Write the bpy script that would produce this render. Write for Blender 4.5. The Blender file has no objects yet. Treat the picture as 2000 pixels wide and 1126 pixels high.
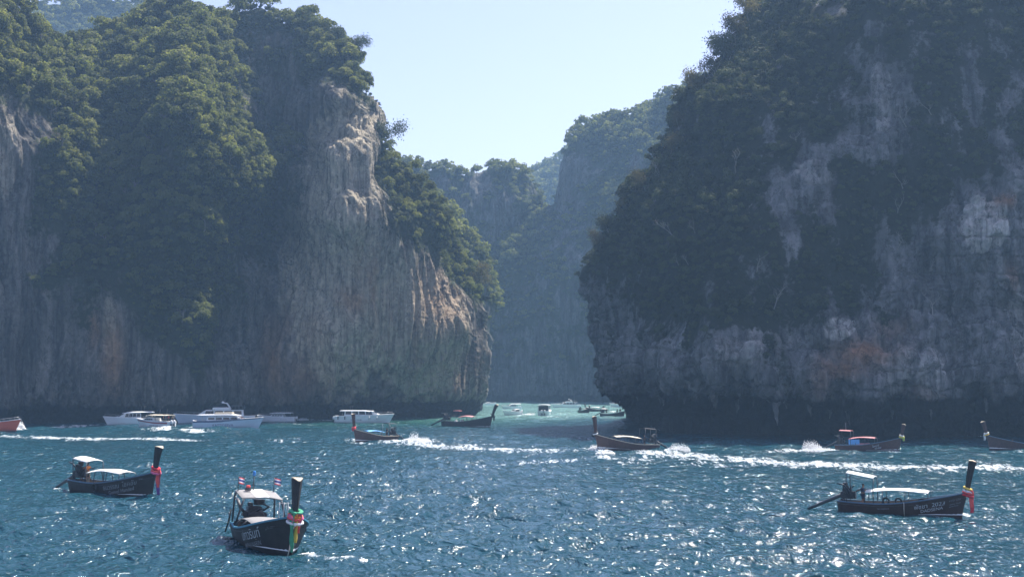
import bpy, bmesh, math, random
import numpy as np
from mathutils import Vector, Matrix, Euler

random.seed(7)
RNG = np.random.default_rng(11)
C = bpy.context.scene.collection
SC = bpy.context.scene
rad = math.radians

# ------------------------------------------------------------------ camera
F_PX, CAM_H = 2700.0, 10.5                  # focal length in photo pixels (photo is 2000 wide)
PITCH = math.atan(172.0 / F_PX)
cam_d = bpy.data.cameras.new('camera')
cam = bpy.data.objects.new('camera', cam_d); C.objects.link(cam)
cam_d.sensor_width = 36.0
cam_d.lens = 36.0 * F_PX / 2000.0
cam_d.clip_start = 0.5; cam_d.clip_end = 9000
cam.location = (0, 0, CAM_H); cam.rotation_euler = (rad(90) + PITCH, 0, 0)
SC.camera = cam

# ------------------------------------------------------------------ sky, sun, exposure
SUN_AZ, SUN_EL = rad(47), rad(60)           # azimuth clockwise from +Y
SUN_DIR = Vector((math.sin(SUN_AZ) * math.cos(SUN_EL), math.cos(SUN_AZ) * math.cos(SUN_EL), math.sin(SUN_EL)))
world = bpy.data.worlds.new('World'); SC.world = world; world.use_nodes = True
wn, wl = world.node_tree.nodes, world.node_tree.links
wn.clear()
sky = wn.new('ShaderNodeTexSky'); sky.sky_type = 'NISHITA'; sky.sun_disc = False
sky.sun_elevation = SUN_EL; sky.sun_rotation = SUN_AZ
sky.air_density = 1.0; sky.dust_density = 1.4; sky.ozone_density = 1.6
bg = wn.new('ShaderNodeBackground'); bg.inputs['Strength'].default_value = 0.112
wo = wn.new('ShaderNodeOutputWorld')
tint = wn.new('ShaderNodeMix'); tint.data_type = 'RGBA'; tint.blend_type = 'MULTIPLY'; tint.inputs[0].default_value = 1.0
tint.inputs[7].default_value = (1.12, 0.935, 1.01, 1)
wl.new(sky.outputs[0], tint.inputs[6]); wl.new(tint.outputs[2], bg.inputs['Color']); wl.new(bg.outputs[0], wo.inputs['Surface'])
sun_d = bpy.data.lights.new('sun', 'SUN'); sun_d.energy = 5.0; sun_d.angle = rad(0.5); sun_d.color = (1.0, 0.95, 0.87)
sun = bpy.data.objects.new('sun', sun_d); C.objects.link(sun)
sun.rotation_euler = SUN_DIR.to_track_quat('Z', 'Y').to_euler(); sun.location = (100, 150, 300)
SC.view_settings.view_transform = 'Standard'; SC.view_settings.look = 'None'
SC.view_settings.exposure = 0.97; SC.view_settings.gamma = 1.0; SC.view_settings.use_curve_mapping = False
cy = SC.cycles
cy.max_bounces = 5; cy.diffuse_bounces = 2; cy.glossy_bounces = 3; cy.transmission_bounces = 3; cy.volume_bounces = 1
cy.transparent_max_bounces = 6
cy.use_denoising = True; cy.denoiser = 'OPENIMAGEDENOISE'
cy.use_adaptive_sampling = True; cy.adaptive_threshold = 0.015
cy.sample_clamp_direct = 0.0; cy.sample_clamp_indirect = 4.0
cy.caustics_reflective = False; cy.caustics_refractive = False

# ------------------------------------------------------------------ helpers
CT, ST = math.cos(PITCH), math.sin(PITCH)
def at(px, py, Y):
    """World point seen at photo pixel (px, py) and lying at distance Y ahead."""
    px, py, Y = np.broadcast_arrays(np.asarray(px, float), np.asarray(py, float), np.asarray(Y, float))
    u = (px - 1000.0) / F_PX; v = -(py - 563.0) / F_PX
    dy = CT - v * ST; dz = ST + v * CT
    t = Y / dy
    return np.stack([u * t, Y, CAM_H + dz * t], -1)
def on_water(px, py):
    u = (px - 1000.0) / F_PX; v = -(py - 563.0) / F_PX
    dy = CT - v * ST; dz = ST + v * CT
    t = -CAM_H / dz
    return np.array([u * t, dy * t, 0.0])

def tag(o, label=None, cat=None, group=None, kind=None):
    if label: o['label'] = label
    if cat: o['category'] = cat
    if group: o['group'] = group
    if kind: o['kind'] = kind
    return o
def empty(name, loc=(0, 0, 0), rz=0.0, label=None, cat=None, group=None):
    o = bpy.data.objects.new(name, None); C.objects.link(o); o.empty_display_size = 0.3
    o.location = loc; o.rotation_euler = (0, 0, rz)
    return tag(o, label, cat, group)
def link_mesh(name, me, mats, parent=None, smooth=False):
    for m in (mats if isinstance(mats, (list, tuple)) else [mats]): me.materials.append(m)
    if smooth: me.polygons.foreach_set('use_smooth', np.ones(len(me.polygons), bool))
    o = bpy.data.objects.new(name, me); C.objects.link(o)
    if parent: o.parent = parent
    return o
def np_mesh(name, V, Fq):
    """Mesh from vertex array and quad (or triangle) index array."""
    V = np.ascontiguousarray(V, np.float32); Fq = np.ascontiguousarray(Fq, np.int32)
    n, k = Fq.shape
    me = bpy.data.meshes.new(name)
    me.vertices.add(len(V)); me.vertices.foreach_set('co', V.ravel())
    me.loops.add(n * k); me.loops.foreach_set('vertex_index', Fq.ravel())
    me.polygons.add(n)
    me.polygons.foreach_set('loop_start', np.arange(0, n * k, k, dtype=np.int32))
    me.update(calc_edges=True)
    return me
def grid_faces(nu, nv):
    i = np.arange(nu - 1)[:, None] * nv + np.arange(nv - 1)[None, :]
    i = i.ravel()
    return np.stack([i, i + nv, i + nv + 1, i + 1], 1)
def fattr(me, name, vals):
    a = me.attributes.new(name, 'FLOAT', 'POINT'); a.data.foreach_set('value', np.ascontiguousarray(vals, np.float32).ravel())

# --- numpy gradient noise
_P = RNG.permutation(256).astype(np.int64); _P = np.concatenate([_P, _P, _P])
_G = RNG.normal(size=(256, 3)); _G /= np.linalg.norm(_G, axis=1)[:, None]
def noise3(p):
    p = np.asarray(p, float); i = np.floor(p).astype(np.int64); f = p - i; i &= 255
    w = f * f * f * (f * (f * 6 - 15) + 10)
    out = 0
    for dx in (0, 1):
        wx = w[..., 0] if dx else 1 - w[..., 0]
        for dy in (0, 1):
            wy = w[..., 1] if dy else 1 - w[..., 1]
            for dz in (0, 1):
                wz = w[..., 2] if dz else 1 - w[..., 2]
                h = _P[_P[_P[(i[..., 0] + dx) & 255] + ((i[..., 1] + dy) & 255)] + ((i[..., 2] + dz) & 255)]
                g = _G[h]
                out = out + wx * wy * wz * (g[..., 0] * (f[..., 0] - dx) + g[..., 1] * (f[..., 1] - dy) + g[..., 2] * (f[..., 2] - dz))
    return out * 1.6
def fbm(p, octv=4, gain=0.5, ridged=False):
    a, s, t = 1.0, 0.0, 0.0
    p = np.asarray(p, float)
    for k in range(octv):
        n = noise3(p + 17.3 * k)
        s = s + a * ((1 - 2 * np.abs(n)) if ridged else n); t += a
        a *= gain; p = p * 2.03
    return s / t
def smooth(x, a, b):
    t = np.clip((x - a) / (b - a), 0, 1); return t * t * (3 - 2 * t)
def rbf(pts, qx, qy, lam=1e-3, sc=100.0):
    """Smooth surface through scattered (x, y, value) points (linear kernel + plane)."""
    P = np.array(pts, float); xy = P[:, :2] / sc; n = len(P)
    K = np.linalg.norm(xy[:, None] - xy[None], axis=2)
    A = np.zeros((n + 3, n + 3)); A[:n, :n] = K - lam * np.eye(n)
    A[:n, n] = 1; A[:n, n + 1:] = xy; A[n, :n] = 1; A[n + 1:, :n] = xy.T
    w = np.linalg.solve(A, np.concatenate([P[:, 2], [0, 0, 0]]))
    q = np.stack([np.ravel(qx), np.ravel(qy)], 1) / sc
    out = np.empty(len(q))
    for k in range(0, len(q), 40000):
        b = q[k:k + 40000]
        out[k:k + 40000] = np.linalg.norm(b[:, None] - xy[None], axis=2) @ w[:n] + w[n] + b @ w[n + 1:]
    return out.reshape(np.shape(qx))
def interp(poly, x):
    p = np.array(poly, float); return np.interp(x, p[:, 0], p[:, 1])

# --- node material helper
def mat(name):
    m = bpy.data.materials.new(name); m.use_nodes = True
    nt = m.node_tree; b = nt.nodes['Principled BSDF']
    return m, nt, b
def N(nt, typ, **kw):
    n = nt.nodes.new(typ)
    for k, v in kw.items():
        if k.startswith('i_'):
            key = k[2:]; key = int(key) if key.isdigit() else key.replace('_', ' ')
            n.inputs[key].default_value = v
        else: setattr(n, k, v)
    return n
def ramp(nt, src, stops, interp_='LINEAR'):
    r = nt.nodes.new('ShaderNodeValToRGB'); r.color_ramp.interpolation = interp_
    e = r.color_ramp.elements
    while len(e) < len(stops): e.new(0.5)
    for k, (p, c) in enumerate(stops):
        e[k].position = p; e[k].color = (*c, 1) if len(c) == 3 else c
    nt.links.new(src, r.inputs[0]); return r
def mixc(nt, fac, a, b, mode='MIX'):
    m = nt.nodes.new('ShaderNodeMix'); m.data_type = 'RGBA'; m.blend_type = mode
    for s, k in ((fac, 0), (a, 6), (b, 7)):
        if isinstance(s, (int, float)): m.inputs[k].default_value = s
        elif isinstance(s, tuple): m.inputs[k].default_value = (*s, 1)
        else: nt.links.new(s, m.inputs[k])
    return m.outputs[2]
def mathn(nt, op, a, b=None, c=None, clamp=False):
    m = nt.nodes.new('ShaderNodeMath'); m.operation = op; m.use_clamp = clamp
    for k, s in enumerate((a, b, c)):
        if s is None: continue
        if isinstance(s, (int, float)): m.inputs[k].default_value = s
        else: nt.links.new(s, m.inputs[k])
    return m.outputs[0]
def plain(name, col, rough=0.6, metal=0.0, vary=0.25, scale=6.0, bump=0.0, spec=0.5):
    """Paint/wood/metal with gentle procedural wear."""
    m, nt, b = mat(name)
    g = N(nt, 'ShaderNodeNewGeometry')
    tc = N(nt, 'ShaderNodeTexCoord')
    n = N(nt, 'ShaderNodeTexNoise', i_Scale=scale, i_Detail=6.0, i_Roughness=0.65)
    nt.links.new(tc.outputs['Object'], n.inputs['Vector'])
    lo = tuple(c * (1 - vary) for c in col); hi = tuple(min(1, c * (1 + vary)) for c in col)
    r = ramp(nt, n.outputs['Fac'], [(0.3, lo), (0.7, hi)])
    nt.links.new(r.outputs[0], b.inputs['Base Color'])
    b.inputs['Roughness'].default_value = rough; b.inputs['Metallic'].default_value = metal
    b.inputs['Specular IOR Level'].default_value = spec
    if bump:
        bm_ = N(nt, 'ShaderNodeBump', i_Strength=bump, i_Distance=0.02); nt.links.new(n.outputs['Fac'], bm_.inputs['Height'])
        nt.links.new(bm_.outputs[0], b.inputs['Normal'])
    return m

# ------------------------------------------------------------------ rock and cliffs
def rock_material(name, light, dark, ochre, vegc, palec):
    m, nt, b = mat(name); L = nt.links.new
    g = N(nt, 'ShaderNodeNewGeometry')
    mp = N(nt, 'ShaderNodeMapping'); mp.inputs['Scale'].default_value = (0.55, 0.55, 0.045); L(g.outputs['Position'], mp.inputs[0])
    st = N(nt, 'ShaderNodeTexNoise', i_Scale=1.0, i_Detail=7.0, i_Roughness=0.62, i_Distortion=0.35); L(mp.outputs[0], st.inputs['Vector'])
    mp2 = N(nt, 'ShaderNodeMapping'); mp2.inputs['Scale'].default_value = (0.16, 0.16, 0.05); L(g.outputs['Position'], mp2.inputs[0])
    bl = N(nt, 'ShaderNodeTexNoise', i_Scale=1.0, i_Detail=5.0, i_Roughness=0.6); L(mp2.outputs[0], bl.inputs['Vector'])
    fi = N(nt, 'ShaderNodeTexNoise', i_Scale=0.9, i_Detail=8.0, i_Roughness=0.7); L(g.outputs['Position'], fi.inputs['Vector'])
    stain = ramp(nt, st.outputs['Fac'], [(0.36, dark), (0.5, tuple(0.55 * (a + c) for a, c in zip(light, dark))), (0.62, light)])
    blot = ramp(nt, bl.outputs['Fac'], [(0.38, (0.62, 0.62, 0.62)), (0.6, (1.12, 1.12, 1.12))])
    c1 = mixc(nt, 1.0, stain.outputs[0], blot.outputs[0], 'MULTIPLY')
    vo = N(nt, 'ShaderNodeTexVoronoi', feature='DISTANCE_TO_EDGE', i_Scale=1.0)
    mpv = N(nt, 'ShaderNodeMapping'); mpv.inputs['Scale'].default_value = (0.34, 0.34, 0.075)
    wpn = N(nt, 'ShaderNodeVectorMath', operation='MULTIPLY_ADD'); wpn.inputs[1].default_value = (4, 4, 4); L(fi.outputs['Color'], wpn.inputs[0]); L(g.outputs['Position'], wpn.inputs[2])
    L(wpn.outputs[0], mpv.inputs[0]); L(mpv.outputs[0], vo.inputs['Vector'])
    at_o = N(nt, 'ShaderNodeAttribute', attribute_name='ochre')
    of = mathn(nt, 'MULTIPLY', at_o.outputs['Fac'], mathn(nt, 'ADD', bl.outputs['Fac'], 0.35), clamp=True)
    c2 = mixc(nt, of, c1, mixc(nt, st.outputs['Fac'], tuple(0.5 * v for v in ochre), tuple(1.3 * v for v in ochre)))
    at_p = N(nt, 'ShaderNodeAttribute', attribute_name='pale')
    mps = N(nt, 'ShaderNodeMapping'); mps.inputs['Scale'].default_value = (1.5, 1.5, 0.05); L(g.outputs['Position'], mps.inputs[0])
    st2 = N(nt, 'ShaderNodeTexNoise', i_Scale=1.0, i_Detail=4.0, i_Roughness=0.6, i_Distortion=0.25); L(mps.outputs[0], st2.inputs['Vector'])
    stm = mathn(nt, 'MULTIPLY_ADD', st2.outputs['Fac'], 0.55, mathn(nt, 'MULTIPLY', st.outputs['Fac'], 0.45))
    stc = ramp(nt, stm, [(0.38, tuple(v * 0.33 for v in palec)), (0.46, tuple(v * 0.85 for v in palec)), (0.58, tuple(min(.8, v * 1.4) for v in palec))])
    c2b = mixc(nt, at_p.outputs['Fac'], c2, mixc(nt, mathn(nt, 'MULTIPLY', of, 0.8), stc.outputs[0], ochre))
    crack = ramp(nt, vo.outputs['Distance'], [(0.0, (0.42, 0.42, 0.43)), (0.05, (1, 1, 1))])
    c2b = mixc(nt, 1.0, c2b, crack.outputs[0], 'MULTIPLY')
    grain = ramp(nt, fi.outputs['Fac'], [(0.3, (0.6, 0.6, 0.6)), (0.52, (1, 1, 1)), (0.72, (1.5, 1.5, 1.5))])
    c2b = mixc(nt, 1.0, c2b, grain.outputs[0], 'MULTIPLY')
    at_v = N(nt, 'ShaderNodeAttribute', attribute_name='veg')
    vf = mathn(nt, 'MULTIPLY', mathn(nt, 'MULTIPLY_ADD', fi.outputs['Fac'], 2.2, mathn(nt, 'MULTIPLY_ADD', at_v.outputs['Fac'], 2.0, -1.95)), 3.5, clamp=True)
    c3 = mixc(nt, vf, c2b, mixc(nt, fi.outputs['Fac'], tuple(0.5 * v for v in vegc), tuple(1.5 * v for v in vegc)))
    at_w = N(nt, 'ShaderNodeAttribute', attribute_name='notch_shade')
    c3 = mixc(nt, mathn(nt, 'MULTIPLY', at_w.outputs['Fac'], 0.95), c3, (0.014, 0.014, 0.015))     # tidal notch: algae stain, with the undercut's shade painted into the colour
    L(c3, b.inputs['Base Color']); b.inputs['Roughness'].default_value = 0.92; b.inputs['Specular IOR Level'].default_value = 0.15
    hh = mathn(nt, 'ADD', mathn(nt, 'MULTIPLY', st.outputs['Fac'], 0.8), fi.outputs['Fac'])
    bu = N(nt, 'ShaderNodeBump', i_Strength=1.0, i_Distance=1.1); L(hh, bu.inputs['Height']); L(bu.outputs[0], b.inputs['Normal'])
    return m
ROCK_L = rock_material('limestone_warm', (0.24, 0.22, 0.19), (0.05, 0.05, 0.048), (0.42, 0.22, 0.10), (0.035, 0.045, 0.022), (0.46, 0.40, 0.29))
ROCK_R = rock_material('limestone_grey', (0.27, 0.265, 0.26), (0.075, 0.078, 0.082), (0.40, 0.20, 0.10), (0.03, 0.036, 0.022), (0.42, 0.40, 0.37))
ROCK_F = rock_material('limestone_far', (0.20, 0.195, 0.18), (0.06, 0.06, 0.06), (0.30, 0.20, 0.12), (0.035, 0.05, 0.025), (0.3, 0.28, 0.25))

class Cliff: pass
def build_cliff(name, rock, depth, top, x0, x1, nx, nz, veg, ochre=(), pale=(), edge_l=None, edge_r=None, wl_l=False, wl_r=False,
                flute=1.0, block=0.0, lump=1.0, back=90.0, seed=0.0, flute_len=22.0, patchy=0.0, notch_shade=3.0, inward=0.12):
    """A cliff as one closed-off shell: front face from scattered depth points, rolled over the top and round its free ends."""
    pn = np.linspace(x0, x1, nx)[:, None]; s = (np.linspace(0, 1, nz))[None, :]
    ty = interp(top, pn)
    pyb = 735 + F_PX * (CAM_H + 3.0) / rbf(depth, pn, np.full_like(pn, 815.0))
    py = pyb + (ty - pyb) * s
    px = np.repeat(pn, nz, 1).astype(float)
    if edge_r is not None: px += (interp(edge_r, py) - x1) * smooth(px, x1 - 160, x1)
    if edge_l is not None: px += (interp(edge_l, py) - x0) * (1 - smooth(px, x0, x0 + 160))
    Y = rbf(depth, px, py)
    vg = np.clip(rbf(veg, px, py, lam=0.02), 0, 1)
    # roll over the top
    offs = [2.0, 6.0, 14.0, 30.0, back]; dz = [0.6, 0.8, 0.0, -4.0, -22.0]
    P = at(px, py, Y)
    ext = []
    for o, z in zip(offs, dz):
        c_ = P[:, -1].copy(); c_[:, 0] *= (c_[:, 1] + o) / c_[:, 1]; c_[:, 1] += o; c_[:, 2] += z; c_[:, 0] += (o * inward if wl_l else (-o * inward if wl_r else 0)); ext.append(c_)
    ext = np.stack(ext, 1)
    P = np.concatenate([P, ext], 1)
    vg = np.concatenate([vg, np.repeat(vg[:, -1:], len(offs), 1)], 1)
    px = np.concatenate([px, np.repeat(px[:, -1:], len(offs), 1)], 1); py = np.concatenate([py, np.repeat(py[:, -1:], len(offs), 1)], 1)
    front = np.ones(P.shape[:2], bool); front[:, nz + 2:] = False
    def wrap(col, pxs, sgn):
        cols = []
        for o in (1.5, 4, 9, 18, 35, 60, back):
            c_ = col.copy(); c_[:, 0] = col[:, 0] * (col[:, 1] + o) / col[:, 1] - sgn * inward * o; c_[:, 1] += o; cols.append(c_)
        return cols
    if wl_r:
        ex = wrap(P[-1], None, 1); P = np.concatenate([P, np.stack(ex, 0)], 0); k = len(ex)
        vg = np.concatenate([vg, np.repeat(vg[-1:], k, 0)]); px = np.concatenate([px, np.repeat(px[-1:], k, 0)]); py = np.concatenate([py, np.repeat(py[-1:], k, 0)])
        front = np.concatenate([front, np.zeros((k, P.shape[1]), bool)])
    if wl_l:
        ex = wrap(P[0], None, -1)[::-1]; P = np.concatenate([np.stack(ex, 0), P], 0); k = len(ex)
        vg = np.concatenate([np.repeat(vg[:1], k, 0), vg]); px = np.concatenate([np.repeat(px[:1], k, 0), px]); py = np.concatenate([np.repeat(py[:1], k, 0), py])
        front = np.concatenate([np.zeros((k, P.shape[1]), bool), front])
    nu, nv = P.shape[:2]
    def normals(P):
        du = np.gradient(P, axis=0); dv = np.gradient(P, axis=1)
        n = np.cross(du, dv); n /= np.linalg.norm(n, axis=2)[..., None] + 1e-9
        return n
    n0 = normals(P)
    Q = P + seed * 31.7
    rockw = 1 - smooth(vg, 0.35, 0.75)
    warp = fbm(Q * 0.05, 2)[..., None]
    d = 3.2 * fbm(Q * np.array([0.05, 0.05, 0.022]), 3) * lump * (1 - 0.88 * rockw)
    fl = fbm((Q + 2.5 * warp) * np.array([1 / 6.0, 1 / 6.0, 1 / flute_len]), 2, 0.55, ridged=True)
    fl2 = fbm((Q + 1.5 * warp) * np.array([1 / 1.9, 1 / 1.9, 1 / (0.8 * flute_len)]), 3, 0.6, ridged=True)
    d += flute * (0.3 + 0.7 * rockw) * (1.7 * fl + 0.8 * fl2)
    d += 0.5 * fbm(Q * np.array([0.55, 0.55, 0.12]), 3, 0.55) * (0.5 + 0.5 * rockw)
    if block:
        q = (Q + 2 * warp) * np.array([1 / 4.2, 1 / 4.2, 1 / 6.5])
        t = fbm(q, 2) * 3.2
        d += block * rockw * (np.floor(t) + smooth(t - np.floor(t), 0.85, 1.0)) * 0.75
        lay = np.abs(((Q[..., 2] + 2.0 * warp[..., 0]) / 3.1) % 1.0 - 0.5) * 2
        d -= block * 0.55 * rockw * smooth(lay, 0.84, 1.0)
    fade = smooth(P[..., 2], -2.0, 7.0) * 0.75 + 0.25
    P = P + n0 * (d * fade)[..., None]
    n1 = normals(P)
    oc = np.zeros((nu, nv))
    for (x, y, rx, ry, w) in ochre: oc = np.maximum(oc, w * np.exp(-(((px - x) / rx) ** 2 + ((py - y) / ry) ** 2)))
    pa = np.zeros((nu, nv))
    for (x, y, rx, ry, w) in pale: pa = np.maximum(pa, w * smooth(1.25 - (((px - x) / rx) ** 2 + ((py - y) / ry) ** 2) + 0.6 * fbm(Q * 0.3, 3), 0, 0.35))
    vg = np.clip(vg + 0.5 * fbm(Q * 0.12, 4) + patchy * (fbm(Q * np.array([0.2, 0.2, 0.09]) + 40, 4) - 0.10), 0, 1)
    me = np_mesh(name, P.reshape(-1, 3), grid_faces(nu, nv))
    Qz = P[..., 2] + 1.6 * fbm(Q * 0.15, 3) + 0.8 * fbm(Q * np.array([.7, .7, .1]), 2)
    fattr(me, 'notch_shade', 1 - smooth(Qz, notch_shade - 0.5, notch_shade + 0.4))
    fattr(me, 'veg', vg); fattr(me, 'ochre', oc); fattr(me, 'pale', pa * (1 - vg))
    o = link_mesh(name, me, rock, smooth=True); tag(o, kind='structure')
    r = Cliff(); r.o, r.P, r.n, r.vg, r.px, r.py, r.front = o, P, n1, vg, px, py, front
    return r

# ------------------------------------------------------------------ the cliffs (control points: photo pixel, distance ahead in metres)
L_DEPTH = [(-300,828,300),(0,826,312),(200,824,322),(400,822,331),(600,818,346),(760,814,354),(880,811,364),(928,808,380),
 (-300,806,291),(0,804,302),(200,800,313),(340,795,317),(400,782,322),(600,770,333),(760,768,342),(880,770,353),(940,768,374),
 (0,650,303),(200,650,314),(330,650,316),(380,650,314),(418,660,334),(470,650,342),(540,650,340),(650,640,329),(740,640,333),(800,640,338),(900,640,351),(940,640,374),
 (0,450,305),(60,450,308),(120,450,314),(200,450,318),(300,430,308),(375,430,306),(400,440,309),(422,430,336),(500,450,362),(580,450,358),(612,430,338),(650,430,327),(720,430,329),(800,430,337),(870,440,349),(905,470,366),
 (0,300,307),(60,300,310),(130,300,318),(200,300,328),(270,290,324),(330,290,314),(400,270,310),(440,330,313),(458,345,321),(474,300,364),(560,280,376),(608,300,364),(636,300,333),(700,300,331),(735,300,341),(762,312,350),
 (500,335,340),(560,330,343),(520,300,368),(520,375,358),
 (0,170,309),(60,170,318),(170,170,343),(240,220,336),(300,180,332),(380,170,324),(414,190,329),(434,170,368),(520,170,377),(600,170,373),(630,180,348),(660,190,335),(700,190,338),(725,220,350),
 (0,80,316),(50,90,334),(75,110,354),(110,110,362),(200,90,366),(300,80,360),(380,80,350),(420,80,366),(450,90,374),(520,80,378),(600,90,375),(660,110,358),(690,140,356),
 (0,0,322),(-200,0,318),(330,20,374),(520,25,381),(600,50,380),(-200,400,299)]
L_TOP = [(-300,-53),(-100,-33),(0,-23),(32,17),(46,49),(58,83),(80,109),(110,119),(160,101),(210,87),(250,81),(290,57),(318,37),(328,24),(338,24),(350,45),(376,43),(384,41),(395,57),(430,59),(470,47),(500,40),(514,33),(530,34),(545,41),(570,45),(588,53),(604,54),(630,72),(655,90),(668,108),(676,128),(690,158),(700,176),(715,202),(733,226),(737,249),(741,285),(765,328),(790,344),(820,374),(850,404),(880,434),(905,476),(925,521),(944,564),(952,591)]
L_EDGE = [(100,952),(582,952),(600,939),(640,941),(690,945),(740,948),(768,945),(790,931),(808,927),(840,926)]
L_EDGE = [(a, b) for a, b in L_EDGE]
L_VEG = [(650,200,.1),(680,300,0),(640,400,0),(700,400,0),(600,550,0),(700,550,0),(800,600,.05),(880,600,.1),(930,650,.1),(600,700,0),(800,720,.1),(720,250,.15),(610,470,.05),
 (800,350,1),(850,420,1),(900,500,.95),(780,420,.75),(820,480,.5),(760,310,1),(940,560,.9),(660,120,.8),(600,60,.95),(640,90,.95),(700,170,.85),
 (470,150,.5),(540,150,.46),(540,70,.5),(570,230,.46),(500,240,.5),(520,480,.5),(480,560,.42),(520,330,1),(480,400,.85),(540,420,.55),(460,480,.6),(500,550,.4),(450,650,.1),
 (400,250,1),(440,330,1),(400,430,1),(380,550,1),(385,640,1),(380,690,.95),(380,735,.7),(450,560,.62),(300,250,.75),(350,300,.6),(310,450,.95),(250,430,.95),(250,330,.95),(200,200,1),(100,200,1),(300,100,1),(200,120,1),(50,150,1),
 (150,300,1),(150,400,.9),(100,400,.85),(20,250,.1),(10,330,.1),(10,430,.2),(60,480,.4),(100,550,.72),(200,520,.62),(280,560,.95),(320,600,.72),(220,620,.1),(150,680,.3),(50,650,.35),(20,600,.15),(300,700,.1),(200,760,0),(50,760,.1),(400,750,.05),(400,60,.9),(480,50,.8),(-200,300,.7),(-200,700,.2)]
L_OCH = [(760,600,50,100,.25),(560,740,60,40,.4),(222,690,22,70,.9),(182,640,14,40,.7),(540,700,26,70,.8),(565,640,20,40,.5),(690,590,26,32,.9),(726,560,13,80,.7),(620,650,30,40,.45),(808,690,8,60,.6),(700,510,14,60,.4),(840,600,60,90,.45),(600,730,40,40,.5),(870,720,60,50,.3)]
L_PALE = [(670,500,105,270,.85),(810,620,90,150,.65),(700,270,48,110,.75),(645,360,9,110,.6),(592,620,7,95,.9),(625,470,9,110,.5),(680,330,16,80,.5),(560,560,10,90,.5),(10,300,18,90,.6),(215,640,14,60,.6)]
left_cliff = build_cliff('left_cliff', ROCK_L, L_DEPTH, L_TOP, -260, 952, 640, 430, L_VEG, L_OCH, L_PALE, edge_r=L_EDGE, wl_r=True, flute=1.2, block=0.1, seed=1, notch_shade=4.0, lump=2.3, flute_len=45)

R_DEPTH = [(1222,812,355),(1250,822,320),(1300,843,265),(1350,850,250),(1500,851,248),(1700,851,247),(1900,850,248),(2100,850,248),(2400,850,248),
 (1180,762,300),(1215,768,276),(1300,760,238),(1400,758,227),(1500,763,224),(1600,785,223),(1700,794,221),(1850,788,221),(1950,774,223),(2100,775,224),(2400,775,224),
 (1300,792,268),(1400,786,254),(1500,792,252),(1600,806,250),(1700,815,249),(1900,806,250),(2100,800,250),(1215,786,330),
 (1172,700,300),(1205,700,272),(1260,700,246),(1350,690,231),(1500,690,226),(1600,690,227),(1640,640,224),(1700,690,223),(1850,690,225),(2000,690,226),(2400,690,228),
 (1160,620,298),(1195,600,272),(1300,600,243),(1500,600,231),(1700,600,231),(1850,600,230),(2000,600,230),(2400,600,234),
 (1145,545,297),(1180,530,274),(1250,520,254),(1215,410,286),(1260,400,260),(1350,400,243),(1500,400,234),(1700,400,231),(1860,400,231),(1900,440,226),(2000,400,229),(2400,400,232),
 (1325,230,290),(1370,210,262),(1500,200,244),(1700,200,238),(1900,200,236),(2100,200,236),(1470,5,292),(1560,0,260),(1700,0,244),(1900,0,242),(2200,0,242),(1600,-60,272),(1800,-60,250),(2100,-60,246),(1800,-130,254),(2100,-130,250)]
R_TOP = [(1143,540),(1150,525),(1165,496),(1185,466),(1205,438),(1240,380),(1265,356),(1280,326),(1300,302),(1316,268),(1319,232),(1330,205),(1352,176),(1365,160),(1385,132),(1420,82),(1450,45),(1475,8),(1500,-15),(1560,-40),(1700,-55),(1800,-110),(2400,-150)]
R_EDGE = [(-100,1143),(540,1143),(562,1142),(590,1150),(640,1160),(690,1172),(740,1171),(760,1179),(772,1196),(782,1213),(800,1220),(812,1223),(860,1225)]
R_VEG = [(1160,600,.15),(1200,700,.1),(1300,720,.1),(1400,720,.2),(1500,720,.15),(1170,560,.25),(1250,600,.7),(1300,640,.7),(1400,640,.8),(1500,620,.8),(1400,560,.85),(1350,500,.85),(1600,500,.9),(1470,690,.3),(1600,700,.1),(1700,700,0),(1640,640,.05),(1800,600,.05),(1900,500,0),(1950,450,0),(2000,600,0),(1900,400,.2),(1990,380,.1),(1840,560,.15),(1780,520,.35),(1700,540,.7),(1650,560,.85),(1600,600,.7),(1560,660,.5),(1750,420,.95),(1800,350,1),(1880,320,.8),(1980,250,.6),(1720,200,.25),(1740,280,.3),(1700,150,.4),(1800,150,.9),(1930,190,.5),(1990,60,.9),(1590,340,.35),(1650,330,.65),(1500,300,.75),(1400,300,.9),(1350,400,.9),(1450,430,.6),(1480,330,.65),(1300,450,.85),(1200,480,.9),(1160,520,.9),(1500,500,.85),(1500,100,.9),(1600,50,.85),(1600,200,.85),(1330,230,.8),(2300,500,.4),(1800,740,0),(1950,720,.05)]
R_OCH = [(1690,690,62,25,1.0),(1645,722,45,20,.8),(1740,640,40,20,.4),(1960,395,22,14,.9),(1972,540,15,30,.6),(1800,780,30,20,.4),(1605,740,20,40,.4)]
R_PALE = [(1922,440,44,48,1.0),(1640,640,27,22,1.0),(1720,190,22,70,.6),(1590,340,40,25,.5),(1985,640,16,90,.7),(1820,740,30,60,.6),(1750,720,30,50,.5),(1500,660,50,24,.5),(1440,690,40,24,.4)]
right_cliff = build_cliff('right_cliff', ROCK_R, R_DEPTH, R_TOP, 1143, 2330, 620, 430, R_VEG, R_OCH, R_PALE, edge_l=R_EDGE, wl_l=True, flute=0.8, block=1.0, seed=5, flute_len=14, patchy=0.68, notch_shade=7.0, inward=0.8)

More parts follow.
